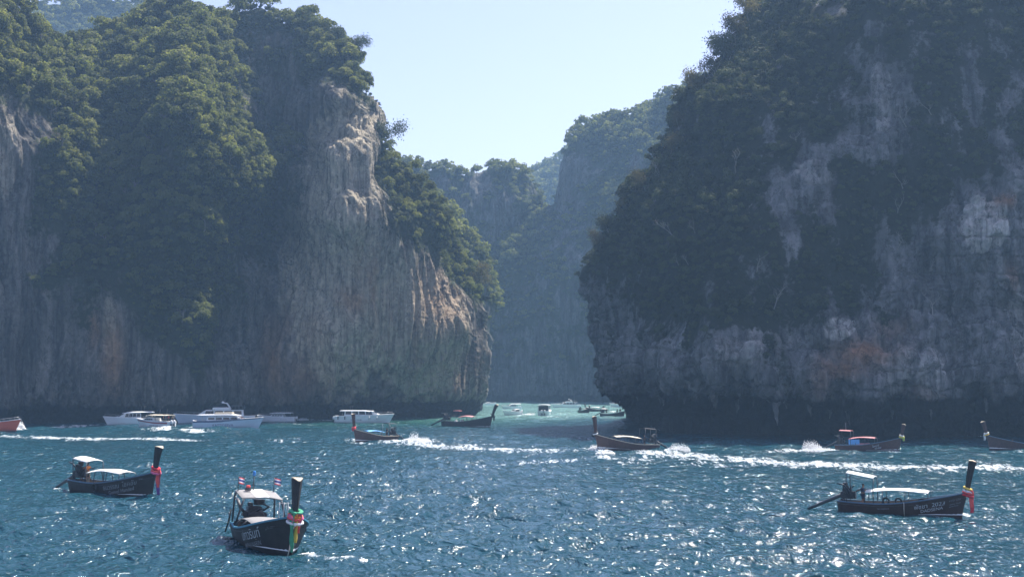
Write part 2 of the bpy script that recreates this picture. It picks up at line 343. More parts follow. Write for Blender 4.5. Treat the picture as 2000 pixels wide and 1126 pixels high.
F_V = [(800,330,.8),(900,400,.4),(1000,400,.4),(900,500,.45),(1000,350,.6),(950,700,.4),(1050,450,.7)]
far_left = build_cliff('lagoon_cliff_left', ROCK_F, [(740,783,606),(950,783,592),(1070,783,600),(740,600,612),(950,600,596),(1060,600,612),(800,420,612),(950,420,602),(1020,400,600),(1055,420,626),(800,340,622),(950,350,612),(1030,355,612)],
    [(700,330),(805,332),(830,330),(834,325),(838,333),(852,334),(868,333),(870,338),(888,342),(905,351),(915,345),(930,347),(940,345),(960,341),(990,342),(1015,345),(1030,352),(1042,372),(1052,390),(1058,414),(1066,445)], 700, 1066, 190, 190, F_V, wl_r=True, seed=9, lump=2.0, flute=1.6, flute_len=40)
far_right = build_cliff('lagoon_cliff_right', ROCK_F, [(940,783,590),(1100,783,575),(1200,783,570),(1500,783,560),(960,500,600),(1000,520,588),(1100,520,574),(1200,520,562),(1500,520,540),(1020,470,600),(1080,420,610),(1105,390,604),(1110,330,602),(1180,385,574),(1180,350,588),(1250,380,570),(1180,270,598),(1250,270,584),(1320,230,576),(1500,200,550),(1180,240,612),(1280,212,606)],
    [(940,500),(955,482),(968,474),(1000,475),(1020,460),(1036,436),(1060,418),(1085,409),(1097,402),(1100,352),(1107,320),(1119,292),(1132,265),(1160,250),(1190,240),(1220,231),(1250,221),(1280,209),(1300,199),(1316,193),(1400,160),(1500,130)], 940, 1500, 260, 240,
    [(980,500,.7),(1100,500,.5),(1200,600,.4),(1100,400,.3),(1130,350,.25),(1180,300,.7),(1200,250,1),(1280,220,.8),(1180,385,.95),(1250,400,.8),(1250,320,.4),(1000,480,1),(1100,700,.4),(1300,500,.6)], wl_l=True, seed=13, lump=2.2, flute=1.5, flute_len=40)
back_spur = build_cliff('spur_behind_left_cliff', ROCK_F, [(840,800,425),(940,800,432),(840,500,432),(920,500,440),(955,560,452),(880,420,456)],
    [(830,375),(860,398),(880,416),(900,440),(920,474),(940,510),(955,552),(963,588)], 830, 963, 90, 150,
    [(850,400,.9),(900,460,.7),(940,560,.6),(950,600,.6),(930,700,.2)], edge_r=[(100,963),(588,963),(620,951),(700,946),(800,938),(830,936)], wl_r=True, seed=17, flute=1.2)
hill_left = build_cliff('wooded_hill_left', ROCK_F, [(-100,700,960),(400,700,960),(0,150,1000),(200,150,1005),(350,150,1000),(200,20,1080),(100,30,1065),(300,40,1080)],
    [(-150,60),(40,40),(62,30),(90,14),(140,6),(200,2),(250,2),(280,8),(296,22),(306,40),(330,70),(420,140)], -150, 420, 150, 120, [(0,100,1),(200,100,1),(200,300,1),(120,160,.6)], seed=21, lump=2.4, flute=1.0)
hill_far = build_cliff('wooded_hill_far', ROCK_F, [(980,700,900),(1200,700,900),(1000,380,950),(1100,380,940),(1060,330,985)],
    [(960,420),(1000,385),(1030,360),(1050,346),(1080,330),(1105,320),(1150,306),(1220,300)], 960, 1220, 90, 80, [(1000,400,1),(1100,350,1)], seed=23, lump=2.4, flute=1.0)

# ------------------------------------------------------------------ foliage
def leaf_material(name, col, trans, yellow=0.0):
    m, nt, b = mat(name); L = nt.links.new
    g = N(nt, 'ShaderNodeNewGeometry'); oi = N(nt, 'ShaderNodeObjectInfo')
    n = N(nt, 'ShaderNodeTexNoise', i_Scale=0.06, i_Detail=3.0); L(g.outputs['Position'], n.inputs['Vector'])
    n2 = N(nt, 'ShaderNodeTexNoise', i_Scale=2.2, i_Detail=3.0); L(g.outputs['Position'], n2.inputs['Vector'])
    v = mathn(nt, 'ADD', mathn(nt, 'MULTIPLY', oi.outputs['Random'], 0.8), mathn(nt, 'ADD', mathn(nt, 'MULTIPLY', n.outputs['Fac'], 0.5), mathn(nt, 'MULTIPLY_ADD', n2.outputs['Fac'], 0.5, -0.38)))
    r = ramp(nt, v, [(0.15, tuple(c * 0.55 for c in col)), (0.5, col), (0.9, (col[0] * 1.5 + yellow, col[1] * 1.45, col[2] * 1.3))])
    L(r.outputs[0], b.inputs['Base Color']); b.inputs['Roughness'].default_value = 0.75; b.inputs['Specular IOR Level'].default_value = 0.2
    t = N(nt, 'ShaderNodeBsdfTranslucent')
    L(mixc(nt, 1.0, r.outputs[0], (1.5, 1.6, 0.7), 'MULTIPLY'), t.inputs['Color'])
    mx = N(nt, 'ShaderNodeMixShader', i_0=trans); L(b.outputs[0], mx.inputs[1]); L(t.outputs[0], mx.inputs[2])
    L(mx.outputs[0], nt.nodes['Material Output'].inputs['Surface'])
    return m
LEAF = leaf_material('tree_leaves', (0.115, 0.13, 0.055), 0.5, 0.012)
LEAF_DARK = leaf_material('scrub_leaves', (0.05, 0.062, 0.03), 0.25)
LEAF_DRY = leaf_material('dry_leaves', (0.10, 0.088, 0.05), 0.3)
BARK = plain('bark', (0.16, 0.14, 0.12), 0.9, scale=3, vary=.4)
DEADWOOD = plain('dead_wood', (0.24, 0.22, 0.20), 0.9, scale=3, vary=.3)

def leaf_quads(cent, nrm, size, rng):
    """Small bent leaf clusters: one quad each, around a centre, facing roughly along nrm."""
    n = len(cent)
    a = rng.normal(size=(n, 3)); nn = nrm + 0.45 * a; nn /= np.linalg.norm(nn, axis=1)[:, None]
    t = np.cross(nn, rng.normal(size=(n, 3))); t /= np.linalg.norm(t, axis=1)[:, None] + 1e-9
    bt = np.cross(nn, t); s = (size * rng.uniform(0.6, 1.35, n))[:, None]; w = rng.uniform(0.55, 0.95, n)[:, None]
    V = np.stack([cent - t * s, cent - bt * s * w, cent + t * s + nn * s * .25, cent + bt * s * w], 1).reshape(-1, 3)
    return V, np.arange(4 * n).reshape(n, 4)
def crown_mesh(name, seed, clumps=13, per=62, flat=0.55, size=0.085, spread=0.72, material=LEAF):
    rng = np.random.default_rng(seed); cs, ns = [], []
    for k in range(clumps):
        a = rng.uniform(0, 2 * math.pi); r = spread * math.sqrt(rng.uniform(0, 1)) if k else 0
        c = np.array([math.cos(a) * r, math.sin(a) * r, flat * (0.6 - 0.8 * r * r) + rng.uniform(-.40, .22)])
        rr = rng.uniform(0.26, 0.46)
        v = rng.normal(size=(per, 3)); v /= np.linalg.norm(v, axis=1)[:, None]
        v[:, 2] = np.where(v[:, 2] < -0.25, -v[:, 2], v[:, 2])
        cs.append(c + v * np.array([rr, rr, rr * 0.95]) * rng.uniform(0.75, 1.05, (per, 1))); ns.append(v * np.array([1, 1, 1.15]))
    V, Fq = leaf_quads(np.concatenate(cs), np.concatenate(ns), size, rng)
    me = np_mesh(name, V, Fq); me.materials.append(material); return me
CROWNS = [crown_mesh('tree_crown', 100 + k, clumps=11 + k, flat=0.8 + 0.15 * (k % 3), spread=.64) for k in range(6)]
BUSHES = [crown_mesh('bush', 200 + k, clumps=8 + k, per=46, flat=0.75, size=0.105, spread=0.6, material=LEAF_DARK) for k in range(4)]
FARCROWN = [crown_mesh('far_crown', 300 + k, clumps=9, per=26, flat=0.6, size=0.15, material=LEAF) for k in range(3)]

def proto_coll(name, meshes):
    col = bpy.data.collections.new(name)
    for me in meshes: col.objects.link(bpy.data.objects.new(me.name, me))
    return col
def scatter_stuff(name, pts, scl, coll, parent=None, squash=1.0, seed=0):
    """ONE object: copies of the prototypes set on the points (geometry nodes)."""
    me = bpy.data.meshes.new(name); me.from_pydata(pts.tolist(), [], [])
    fattr(me, 'size', scl)
    o = bpy.data.objects.new(name, me); C.objects.link(o); tag(o, kind='stuff')
    ng = bpy.data.node_groups.new(name, 'GeometryNodeTree')
    ng.interface.new_socket('Geometry', in_out='INPUT', socket_type='NodeSocketGeometry')
    ng.interface.new_socket('Geometry', in_out='OUTPUT', socket_type='NodeSocketGeometry')
    gi = ng.nodes.new('NodeGroupInput'); go = ng.nodes.new('NodeGroupOutput')
    ip = ng.nodes.new('GeometryNodeInstanceOnPoints'); ci = ng.nodes.new('GeometryNodeCollectionInfo')
    ci.inputs['Collection'].default_value = coll; ci.inputs['Separate Children'].default_value = True; ci.inputs['Reset Children'].default_value = True
    na = ng.nodes.new('GeometryNodeInputNamedAttribute'); na.data_type = 'FLOAT'; na.inputs['Name'].default_value = 'size'
    rv = ng.nodes.new('FunctionNodeRandomValue'); rv.data_type = 'FLOAT_VECTOR'
    rv.inputs[0].default_value = (-.2, -.2, 0); rv.inputs[1].default_value = (.2, .2, 6.28); rv.inputs['Seed'].default_value = seed
    vm = ng.nodes.new('ShaderNodeVectorMath'); vm.operation = 'SCALE'; vm.inputs[0].default_value = (1, 1, squash)
    l = ng.links.new
    l(gi.outputs[0], ip.inputs['Points']); l(ci.outputs[0], ip.inputs['Instance']); ip.inputs['Pick Instance'].default_value = True
    l(rv.outputs[0], ip.inputs['Rotation']); l(na.outputs[0], vm.inputs['Scale']); l(vm.outputs[0], ip.inputs['Scale'])
    l(ip.outputs[0], go.inputs[0])
    md = o.modifiers.new('scatter', 'NODES'); md.node_group = ng
    return o
def pick_points(cl, n, rmin, rmax, seed, spacing=0.75, thr=0.5, lift=0.35, front_only=True, power=1.0):
    """Plants rooted on the vegetated parts of a cliff: positions (crown centre) and crown radii."""
    rng = np.random.default_rng(seed)
    P = cl.P; du = np.gradient(P, axis=0); dv = np.gradient(P, axis=1)
    area = np.linalg.norm(np.cross(du, dv), axis=2)
    w = area * np.clip((cl.vg - thr) / (1 - thr), 0, 1) ** power
    w *= (P[..., 2] > 6)
    w = np.where(cl.front, w, 0.25 * w)
    w[:, -1] = 0
    w = (w / w.sum()).ravel()
    idx = rng.choice(w.size, n, p=w, replace=True)
    iu, iv = np.unravel_index(idx, cl.vg.shape)
    up = np.clip(cl.n[iu, iv, 2], 0, 1)
    R = rmin + (rmax - rmin) * rng.uniform(0, 1, n) ** 2.3
    R *= 0.75 + 0.5 * up
    order = np.argsort(-R); keep = []; cells = {}
    pos = cl.P[iu, iv] + cl.n[iu, iv] * (R * lift)[:, None] + np.array([0, 0, 1.0]) * (R * lift * 0.9)[:, None]
    for k in order:
        c = tuple((pos[k] // rmax).astype(int)); ok = True
        for dx in (-1, 0, 1):
            for dy in (-1, 0, 1):
                for dz_ in (-1, 0, 1):
                    for (q, rq) in cells.get((c[0] + dx, c[1] + dy, c[2] + dz_), ()):
                        if ((q - pos[k]) ** 2).sum() < (spacing * 0.5 * (rq + R[k])) ** 2 * 1.6: ok = False; break
                    if not ok: break
                if not ok: break
            if not ok: break
        if ok: cells.setdefault(c, []).append((pos[k], R[k])); keep.append(k)
    keep = np.array(keep)
    return pos[keep], R[keep], iu[keep], iv[keep]
CC, BC, FC = proto_coll('crown_set', CROWNS), proto_coll('bush_set', BUSHES), proto_coll('far_set', FARCROWN)
lp, lr, liu, liv = pick_points(left_cliff, 16000, 0.55, 3.1, 31, spacing=.74, thr=.56)
lb, lbr, _, _ = pick_points(left_cliff, 9000, 0.5, 1.3, 32, spacing=.6, thr=.42)
rp, rr_, riu, riv = pick_points(right_cliff, 15000, 0.35, 1.7, 33, spacing=.64, thr=.5)
lr = np.where(left_cliff.px[liu, liv] > 730, lr * .66, lr)
# the largest tree crowns in view stay individuals, the rest is one mass per cliff
vis = left_cliff.front[liu, liv] & (left_cliff.px[liu, liv] > 0) & (left_cliff.py[liu, liv] > 0)
score = np.where(vis, lr / lp[:, 1], 0); big = np.argsort(-score)[:190]
rest = np.ones(len(lp), bool); rest[big] = False
scatter_stuff('forest', lp[rest], lr[rest], CC, squash=1.0, seed=1)
scatter_stuff('undergrowth', lb, lbr, BC, seed=2)
scatter_stuff('scrub', rp, rr_, BC, seed=3)
def trunk_mesh(seed):
    rng = np.random.default_rng(seed); bm = bmesh.new()
    tube_bm(bm, [(0, 0, -1.1), (rng.uniform(-.1, .1), rng.uniform(-.1, .1), -.5), (rng.uniform(-.12, .12), rng.uniform(-.12, .12), 0.05)], [.07, .055, .04], 6)
    for k in range(4):
        a = k * 1.6 + rng.uniform(0, 1); tube_bm(bm, [(0, 0, -.35 + .1 * k), (.25 * math.cos(a), .25 * math.sin(a), -.05), (.5 * math.cos(a), .5 * math.sin(a), .15)], [.035, .025, .012], 5)
    me = bpy.data.meshes.new('trunk'); bm.to_mesh(me); bm.free(); me.materials.append(BARK); return me
def tube_bm(bm, pts, radii, seg=6, cap=True):
    rings = []; pts = [Vector(p) for p in pts]
    for k, p in enumerate(pts):
        d = (pts[min(k + 1, len(pts) - 1)] - pts[max(k - 1, 0)]).normalized()
        a = d.orthogonal().normalized(); b = d.cross(a)
        if rings:      # keep the rings from twisting
            pa = prev - prev.dot(d) * d
            if pa.length > 1e-6: a = pa.normalized(); b = d.cross(a)
        prev = a
        r = radii[k] if hasattr(radii, '__len__') else radii
        rings.append([bm.verts.new(p + (a * math.cos(t) + b * math.sin(t)) * r) for t in [2 * math.pi * i / seg for i in range(seg)]])
    for r0, r1 in zip(rings, rings[1:]):
        for i in range(seg): bm.faces.new((r0[i], r0[(i + 1) % seg], r1[(i + 1) % seg], r1[i]))
    if cap and seg > 2: bm.faces.new(rings[0][::-1]); bm.faces.new(rings[-1])
TRUNKS = [trunk_mesh(k) for k in range(3)]
def tree_at(p, R, crown, trunk, label, group, squash=1.0):
    t = empty('forest_tree', p - np.array([0, 0, 1.0 * R]), random.uniform(0, 6.28), label, 'tree', group); t.scale = (R, R, R * squash)
    c = bpy.data.objects.new('crown', crown); C.objects.link(c); c.parent = t; c.location = (0, 0, 1.0)
    k = bpy.data.objects.new('trunk', trunk); C.objects.link(k); k.parent = t; k.location = (0, 0, 1.0)
    return t
for k in big:
    x, y = left_cliff.px[liu[k], liv[k]], left_cliff.py[liu[k], liv[k]]
    if x > 740: lab, gr = 'green tree crown on the steep shoulder above the right end of the left cliff', 'trees on the right shoulder of the left cliff'
    elif y < 130: lab, gr = 'broad tree crown in the forest along the crest of the left cliff', 'trees along the crest of the left cliff'
    elif 340 < x < 480: lab, gr = 'sunlit tree crown on the bright spur in the middle of the left cliff', 'trees on the sunlit spur of the left cliff'
    elif 440 < x < 740: lab, gr = 'tree crown on a ledge of the dark recess beside the bare buttress', 'trees on the ledges of the recess'
    else: lab, gr = 'tree crown clinging to the forested flank at the left of the left cliff', 'trees on the forested flank of the left cliff'
    tree_at(lp[k], lr[k], CROWNS[int(k) % 6], TRUNKS[int(k) % 3], lab, gr)
for nm, cl, n, a, b, sd in (('far_forest', far_left, 1400, 1.0, 3, 41), ('far_forest', far_right, 3400, 1.0, 3.2, 42), ('far_forest', back_spur, 700, 1.2, 2.6, 43), ('far_forest', hill_left, 3200, 2.5, 5.5, 44), ('far_forest', hill_far, 1400, 3, 6, 45)):
    q, r, _, _ = pick_points(cl, n, a, b, sd, spacing=.6, thr=.45); scatter_stuff(nm, q, r, FC, seed=sd)

# ------------------------------------------------------------------ water
def wave_field(X, Yd, lim):
    """Sum of small wind waves; waves too short for the local mesh spacing (lim) fade out. Returns dx, dy, dz."""
    rng = np.random.default_rng(5); dx = np.zeros_like(X); dy = np.zeros_like(X); dz = np.zeros_like(X)
    for k in range(72):
        lam = 0.5 * (15 / 0.5) ** (k / 71.0); th = rng.normal(rad(-78), rad(34)); ph = rng.uniform(0, 6.28)
        kx, ky = math.cos(th) * 2 * math.pi / lam, math.sin(th) * 2 * math.pi / lam
        amp = 0.0106 * lam ** 0.78
        if lam > 9: amp *= 0.6
        a = amp * smooth(lam, lim * 1.6, lim * 3.2)
        p = kx * X + ky * Yd + ph
        s, c = np.sin(p), np.cos(p)
        dz += a * c; dx -= 0.7 * a * math.cos(th) * s; dy -= 0.7 * a * math.sin(th) * s
    g = np.clip(0.8 + 0.75 * noise3(np.stack([X * 0.03, Yd * 0.016, 0 * X], -1)), 0.35, 1.4)
    return dx * g, dy * g, dz * g
yr = [2, 8, 16, 26, 36, 45, 52, 58]
y_ = 62.0
while y_ < 640: yr.append(y_); y_ += max(0.15, 0.15 * (y_ / 70) ** 1.35)
yr += [660, 700, 760, 850, 1000, 1300, 1800, 2600, 4000]
yr = np.array(yr)
ta = np.concatenate([-np.tan(np.radians([75, 65, 55, 46, 38, 32, 28, 25])), np.linspace(-0.41, 0.41, 640), np.tan(np.radians([25, 28, 32, 38, 46, 55, 65, 75]))])
X = yr[:, None] * ta[None, :]; Yd = np.repeat(yr[:, None], len(ta), 1)
lim = np.maximum(np.gradient(yr)[:, None], np.gradient(ta)[None, :] * yr[:, None])
dxw, dyw, dzw = wave_field(X, Yd, lim)
foam = np.zeros_like(X); hump = np.zeros_like(X)
def wake(pts, w0, w1, strength, seed, lift=0.0):
    """Foam along a line of photo pixels laid on the water; width in metres."""
    global foam, hump
    Pw = np.array([on_water(*p)[:2] for p in pts]); best = np.full(X.shape, 1e9); tt = np.zeros(X.shape); acc = 0
    Ls = np.linalg.norm(np.diff(Pw, axis=0), axis=1); tot = Ls.sum()
    for a, b, l in zip(Pw, Pw[1:], Ls):
        d = (b - a) / l; qx, qy = X - a[0], Yd - a[1]
        t = np.clip(qx * d[0] + qy * d[1], 0, l); dd = np.hypot(qx - t * d[0], qy - t * d[1])
        m = dd < best; best = np.where(m, dd, best); tt = np.where(m, (acc + t) / tot, tt); acc += l
    sel = best < 10 * max(w0, w1)
    nz = np.zeros_like(X)
    q = np.stack([X[sel] * 0.35, Yd[sel] * 0.12, np.full(sel.sum(), seed * 3.1)], -1); nz[sel] = fbm(q, 4)
    w = (w0 + (w1 - w0) * tt) * np.clip(Yd / 75, 1, 3.4)
    f = np.clip(1.05 - best / w + 0.65 * nz, 0, 1) * strength * smooth(tt, -0.02, 0.03) * smooth(1 - tt, -0.02, 0.12)
    f = np.where(sel, f, 0)
    foam = np.maximum(foam, f); hump = np.maximum(hump, f * lift)
WAKES = [
 # pale streaks left by speedboats on the left
 ([(-60,852),(60,854),(160,857),(260,857),(360,859),(420,862)], 2.4, 1.4, 1.0, 1, .12), ([(85,836),(140,833),(200,829),(250,829)], 1.6, 0.8, .95, 2, .1),
 ([(300,838),(360,842),(440,845)], 2.0, 1.0, 1.0, 3, .15), ([(585,819),(620,820),(650,821)], 2.2, 1.6, .9, 4, .1), ([(480,861),(520,862),(560,863)], .8, .6, .6, 5, .05),
 ([(520,826),(580,828),(660,832)], 1.6, 1.2, .55, 14, .05),
 # behind the blue-roofed boat and across to the middle
 ([(770,862),(800,866),(830,870),(870,872),(930,876),(1000,879),(1080,881),(1160,884)], 3.0, 3.2, .95, 6, .2), ([(688,859),(705,866),(725,868)], 1.0, .7, .9, 7, .12),
 ([(860,866),(960,868),(1060,872)], 1.2, 1.0, .6, 8, .05),
 # bow wave and wake of the cream-roofed boat, running right to the frame edge
 ([(1155,878),(1172,880),(1190,886)], 1.1, .8, 1.0, 9, .35), ([(1275,884),(1320,889),(1400,896),(1500,903),(1600,909),(1750,913),(1900,915),(2080,917)], 3.4, 5.2, 1.0, 10, .22),
 ([(1150,892),(1300,899),(1420,906)], 2.2, 1.6, .72, 11, .08), ([(900,910),(1020,906),(1160,895)], 1.8, 1.6, .62, 12, .05), ([(1200,906),(1290,903),(1450,910)], 1.4, 1.4, .6, 13, .05),
 ([(1500,884),(1570,880),(1630,882),(1690,886)], 1.3, .8, .8, 15, .2), ([(1740,884),(1752,882)], .7, .6, .8, 16, .1), ([(1925,883),(2010,882),(2080,882)], .7, .9, .85, 17, .12),
 # small churn round the near boats
 ([(104,958),(120,957),(142,956)], .7, .5, .9, 18, .08), ([(592,1084),(610,1094),(660,1098),(712,1094)], .75, .45, .85, 19, .1), ([(1585,995),(1610,995),(1635,995)], .8, .5, .9, 20, .08),
 ([(296,972),(320,971)], .35, .3, .8, 21, .03), ([(1880,1006),(1900,1004)], .45, .35, .8, 22, .05), ([(430,1052),(442,1060)], .4, .3, .5, 23, .03),
 ([(0,842),(24,840),(46,838)], 1.6, 1.2, 1.0, 24, .3), ([(1008,811),(1030,811),(1048,812)], 1.6, 1.0, .9, 25, .05), ([(1045,814),(1085,814)], 2.0, 1.6, .8, 26, .05), ([(355,834),(380,834),(400,834)], 1.4, 1.2, .7, 27, .1),
 ([(-40,828),(200,825),(400,821),(600,817),(760,813),(880,809),(926,807)], .35, .3, .55, 30, 0), ([(1224,813),(1255,823),(1300,843)], .35, .35, .8, 31, 0), ([(1350,851),(1600,852),(2000,851)], .3, .3, .5, 32, 0),
 ([(560,824),(590,822)], 1.5, 1.2, .5, 28, .05)]
for wk in WAKES: wake(*wk)
# scattered whitecaps
wc = fbm(np.stack([X * .25, Yd * .12, 0 * X + 9], -1), 3) + 1.6 * dzw / 0.52
foam = np.maximum(foam, 0.62 * smooth(wc, 1.9, 2.6) * smooth(Yd, 60, 110))
hump = hump * (0.6 + 0.6 * noise3(np.stack([X * 1.3, Yd * .6, 0 * X], -1)))
Pw = np.stack([X + dxw, Yd + dyw, dzw + np.maximum(hump, 0)], -1)
# pale sand under the water of the lagoon mouth, green shallows along the left cliff
Yl = np.where(X < 0, 400 + 0 * X, 300)
sx = 1000 + F_PX * X / Yd
wob = 40 * fbm(np.stack([X * .02, Yd * .008, 0 * X], -1), 3)
shal = smooth(Yd + wob, 315, 385) * smooth(X, -40, 5)
green = np.clip(smooth(Yd + 0.6 * wob, 270, 345) * smooth(X, -75, -35) * (1 - smooth(X, -5, 25)), 0, 1)
wm = np_mesh('sea', Pw.reshape(-1, 3), grid_faces(*X.shape)[:, ::-1])
fattr(wm, 'foam', foam); fattr(wm, 'shallow', shal); fattr(wm, 'green', green)
m, nt, b = mat('sea_water'); L = nt.links.new
g = N(nt, 'ShaderNodeNewGeometry')
mp = N(nt, 'ShaderNodeMapping'); mp.inputs['Scale'].default_value = (1.0, 0.8, 1.0); L(g.outputs['Position'], mp.inputs[0])
n1 = N(nt, 'ShaderNodeTexNoise', i_Scale=0.9, i_Detail=2.5, i_Roughness=0.62, i_Distortion=0.6); L(mp.outputs[0], n1.inputs['Vector'])
n2 = N(nt, 'ShaderNodeTexNoise', i_Scale=4.0, i_Detail=3.0, i_Roughness=0.6); L(mp.outputs[0], n2.inputs['Vector'])
hh = mathn(nt, 'MULTIPLY_ADD', n2.outputs['Fac'], 0.10, n1.outputs['Fac'])
bu = N(nt, 'ShaderNodeBump', i_Strength=1.0, i_Distance=0.7); L(hh, bu.inputs['Height'])
big_ = N(nt, 'ShaderNodeTexNoise', i_Scale=0.02, i_Detail=3.0); L(g.outputs['Position'], big_.inputs['Vector'])
deep = mixc(nt, big_.outputs['Fac'], (0.006, 0.040, 0.060), (0.009, 0.058, 0.078))
ash, agr, afo = (N(nt, 'ShaderNodeAttribute', attribute_name=k) for k in ('shallow', 'green', 'foam'))
c = mixc(nt, mathn(nt, 'MULTIPLY', agr.outputs['Fac'], 0.75), deep, (0.02, 0.09, 0.06))
c = mixc(nt, ash.outputs['Fac'], c, (0.16, 0.30, 0.28))
mf = N(nt, 'ShaderNodeMapping'); mf.inputs['Scale'].default_value = (1.3, 0.38, 1.0); L(g.outputs['Position'], mf.inputs[0])
nf = N(nt, 'ShaderNodeTexNoise', i_Scale=1.0, i_Detail=8.0, i_Roughness=0.72, i_Distortion=0.8); L(mf.outputs[0], nf.inputs['Vector'])
amp_n = mathn(nt, 'MULTIPLY', mathn(nt, 'MULTIPLY', afo.outputs['Fac'], 3.0, clamp=True), mathn(nt, 'MULTIPLY_ADD', nf.outputs['Fac'], 1.9, -0.95))
ff = mathn(nt, 'MULTIPLY', mathn(nt, 'ADD', mathn(nt, 'MULTIPLY_ADD', afo.outputs['Fac'], 0.55, -0.30), amp_n), 2.6, clamp=True)
c2 = mixc(nt, ff, c, (0.62, 0.67, 0.69))
L(c2, b.inputs['Base Color'])
L(mathn(nt, 'MULTIPLY_ADD', ff, 0.6, 0.085), b.inputs['Roughness']); b.inputs['IOR'].default_value = 1.333
L(bu.outputs[0], b.inputs['Normal'])
sea = link_mesh('sea', wm, m, smooth=True); tag(sea, kind='structure')

# ------------------------------------------------------------------ sea haze
def box_mesh(name, lo, hi):
    bm = bmesh.new(); bmesh.ops.create_cube(bm, size=1.0)
    lo, hi = Vector(lo), Vector(hi)
    for v in bm.verts: v.co = Vector([(lo[k] + hi[k]) / 2 + v.co[k] * (hi[k] - lo[k]) for k in range(3)])
    me = bpy.data.meshes.new(name); bm.to_mesh(me); bm.free(); return me
hm = bpy.data.materials.new('haze'); hm.use_nodes = True; hm.node_tree.nodes.clear()
pv = hm.node_tree.nodes.new('ShaderNodeVolumePrincipled'); ho = hm.node_tree.nodes.new('ShaderNodeOutputMaterial')
pv.inputs['Color'].default_value = (0.42, 0.68, 1.0, 1); pv.inputs['Density'].default_value = 0.00028; pv.inputs['Anisotropy'].default_value = 0.35
hm.node_tree.links.new(pv.outputs[0], ho.inputs['Volume'])
tag(link_mesh('haze', box_mesh('haze', (-17000, -60, -4), (17000, 4300, 215)), hm), kind='stuff')

# ------------------------------------------------------------------ boats: shared builders
def bm_obj(name, bm, m, parent=None, smooth=False):
    bmesh.ops.recalc_face_normals(bm, faces=bm.faces[:])
    me = bpy.data.meshes.new(name); bm.to_mesh(me); bm.free()
    return link_mesh(name, me, m, parent, smooth)
def add_box(bm, lo, hi, bev=0.0, rot=None, piv=(0, 0, 0)):
    lo, hi = Vector(lo), Vector(hi); r = bmesh.ops.create_cube(bm, size=1.0)
    for v in r['verts']: v.co = Vector([(lo[k] + hi[k]) / 2 + v.co[k] * (hi[k] - lo[k]) for k in range(3)])
    if bev:
        es = list({e for v in r['verts'] for e in v.link_edges}); rb = bmesh.ops.bevel(bm, geom=es, offset=bev, segments=2, affect='EDGES')
        vs = list({v for f in rb['faces'] for v in f.verts} | {v for v in r['verts'] if v.is_valid})
    else: vs = r['verts']
    if rot is not None: bmesh.ops.rotate(bm, verts=[v for v in vs if v.is_valid], cent=piv, matrix=rot)
    return vs
def box(name, lo, hi, m, parent, bev=0.02, rot=None, piv=(0, 0, 0)):
    bm = bmesh.new(); add_box(bm, lo, hi, bev, rot, piv); return bm_obj(name, bm, m, parent)
def tube(name, pts, r, m, parent, seg=7):
    bm = bmesh.new(); tube_bm(bm, pts, r, seg); return bm_obj(name, bm, m, parent, True)
def lathe_bm(bm, prof, seg=14, axis='Z', off=(0, 0, 0)):
    rings = []
    for (r, z) in prof:
        ring = []
        for i in range(seg):
            a = 2 * math.pi * i / seg; p = (r * math.cos(a), r * math.sin(a), z)
            if axis == 'X': p = (z, p[0], p[1])
            if axis == 'Y': p = (p[0], z, p[1])
            ring.append(bm.verts.new(Vector(p) + Vector(off)))
        rings.append(ring)
    for a, b in zip(rings, rings[1:]):
        for i in range(seg): bm.faces.new((a[i], a[(i + 1) % seg], b[(i + 1) % seg], b[i]))
    bm.faces.new(rings[0]); bm.faces.new(rings[-1])
def loft_bm(bm, rows, closed=False):
    vs = [[bm.verts.new(p) for p in r] for r in rows]
    for a, b in zip(vs, vs[1:]):
        n = len(a)
        for i in range(n if closed else n - 1):
            q = [a[i], a[(i + 1) % n], b[(i + 1) % n], b[i]]
            try: bm.faces.new(q)
            except ValueError: pass
    return vs
def sheet(name, rows, th, m, parent, smooth=True):
    """A sheet with real thickness from a grid of points."""
    bm = bmesh.new(); up = loft_bm(bm, rows); dn = loft_bm(bm, [[Vector(p) - Vector((0, 0, th)) for p in r] for r in rows])
    for a, b in ((up[0], dn[0]), (up[-1], dn[-1]), ([r[0] for r in up], [r[0] for r in dn]), ([r[-1] for r in up], [r[-1] for r in dn])):
        for i in range(len(a) - 1): bm.faces.new((a[i], a[i + 1], b[i + 1], b[i]))
    return bm_obj(name, bm, m, parent, smooth)
def text_mesh(txt, size):
    cu = bpy.data.curves.new('lettering', 'FONT'); cu.body = txt; cu.size = size; cu.resolution_u = 3
    o = bpy.data.objects.new('lettering', cu); C.objects.link(o)
    dg = bpy.context.evaluated_depsgraph_get(); me = bpy.data.meshes.new_from_object(o.evaluated_get(dg))
    bpy.data.objects.remove(o); bpy.data.curves.remove(cu); me.materials.clear(); return me

DARKHULL = plain('black_brown_hull', (0.022, 0.018, 0.017), 0.6, vary=.5, scale=2.5, bump=.2)
BROWNHULL = plain('brown_varnished_hull', (0.045, 0.020, 0.015), 0.4, vary=.4, scale=2.5, bump=.2)
ORANGEWOOD = plain('orange_varnished_wood', (0.42, 0.16, 0.06), 0.45, vary=.35, scale=3)
REDWOOD = plain('red_brown_wood', (0.065, 0.026, 0.022), 0.5, vary=.35, scale=3)
DECKWOOD = plain('weathered_planks', (0.22, 0.17, 0.12), 0.75, vary=.35, scale=5)
ENDGRAIN = plain('pale_end_grain', (0.50, 0.42, 0.31), 0.8, vary=.3, scale=9)
RAILBLUE = plain('blue_grey_gunwale_paint', (0.10, 0.17, 0.25), 0.5)
RAILTEAL = plain('teal_gunwale_paint', (0.05, 0.22, 0.32), 0.5)
WHITE = plain('white_paint', (0.78, 0.79, 0.80), 0.4, vary=.06)
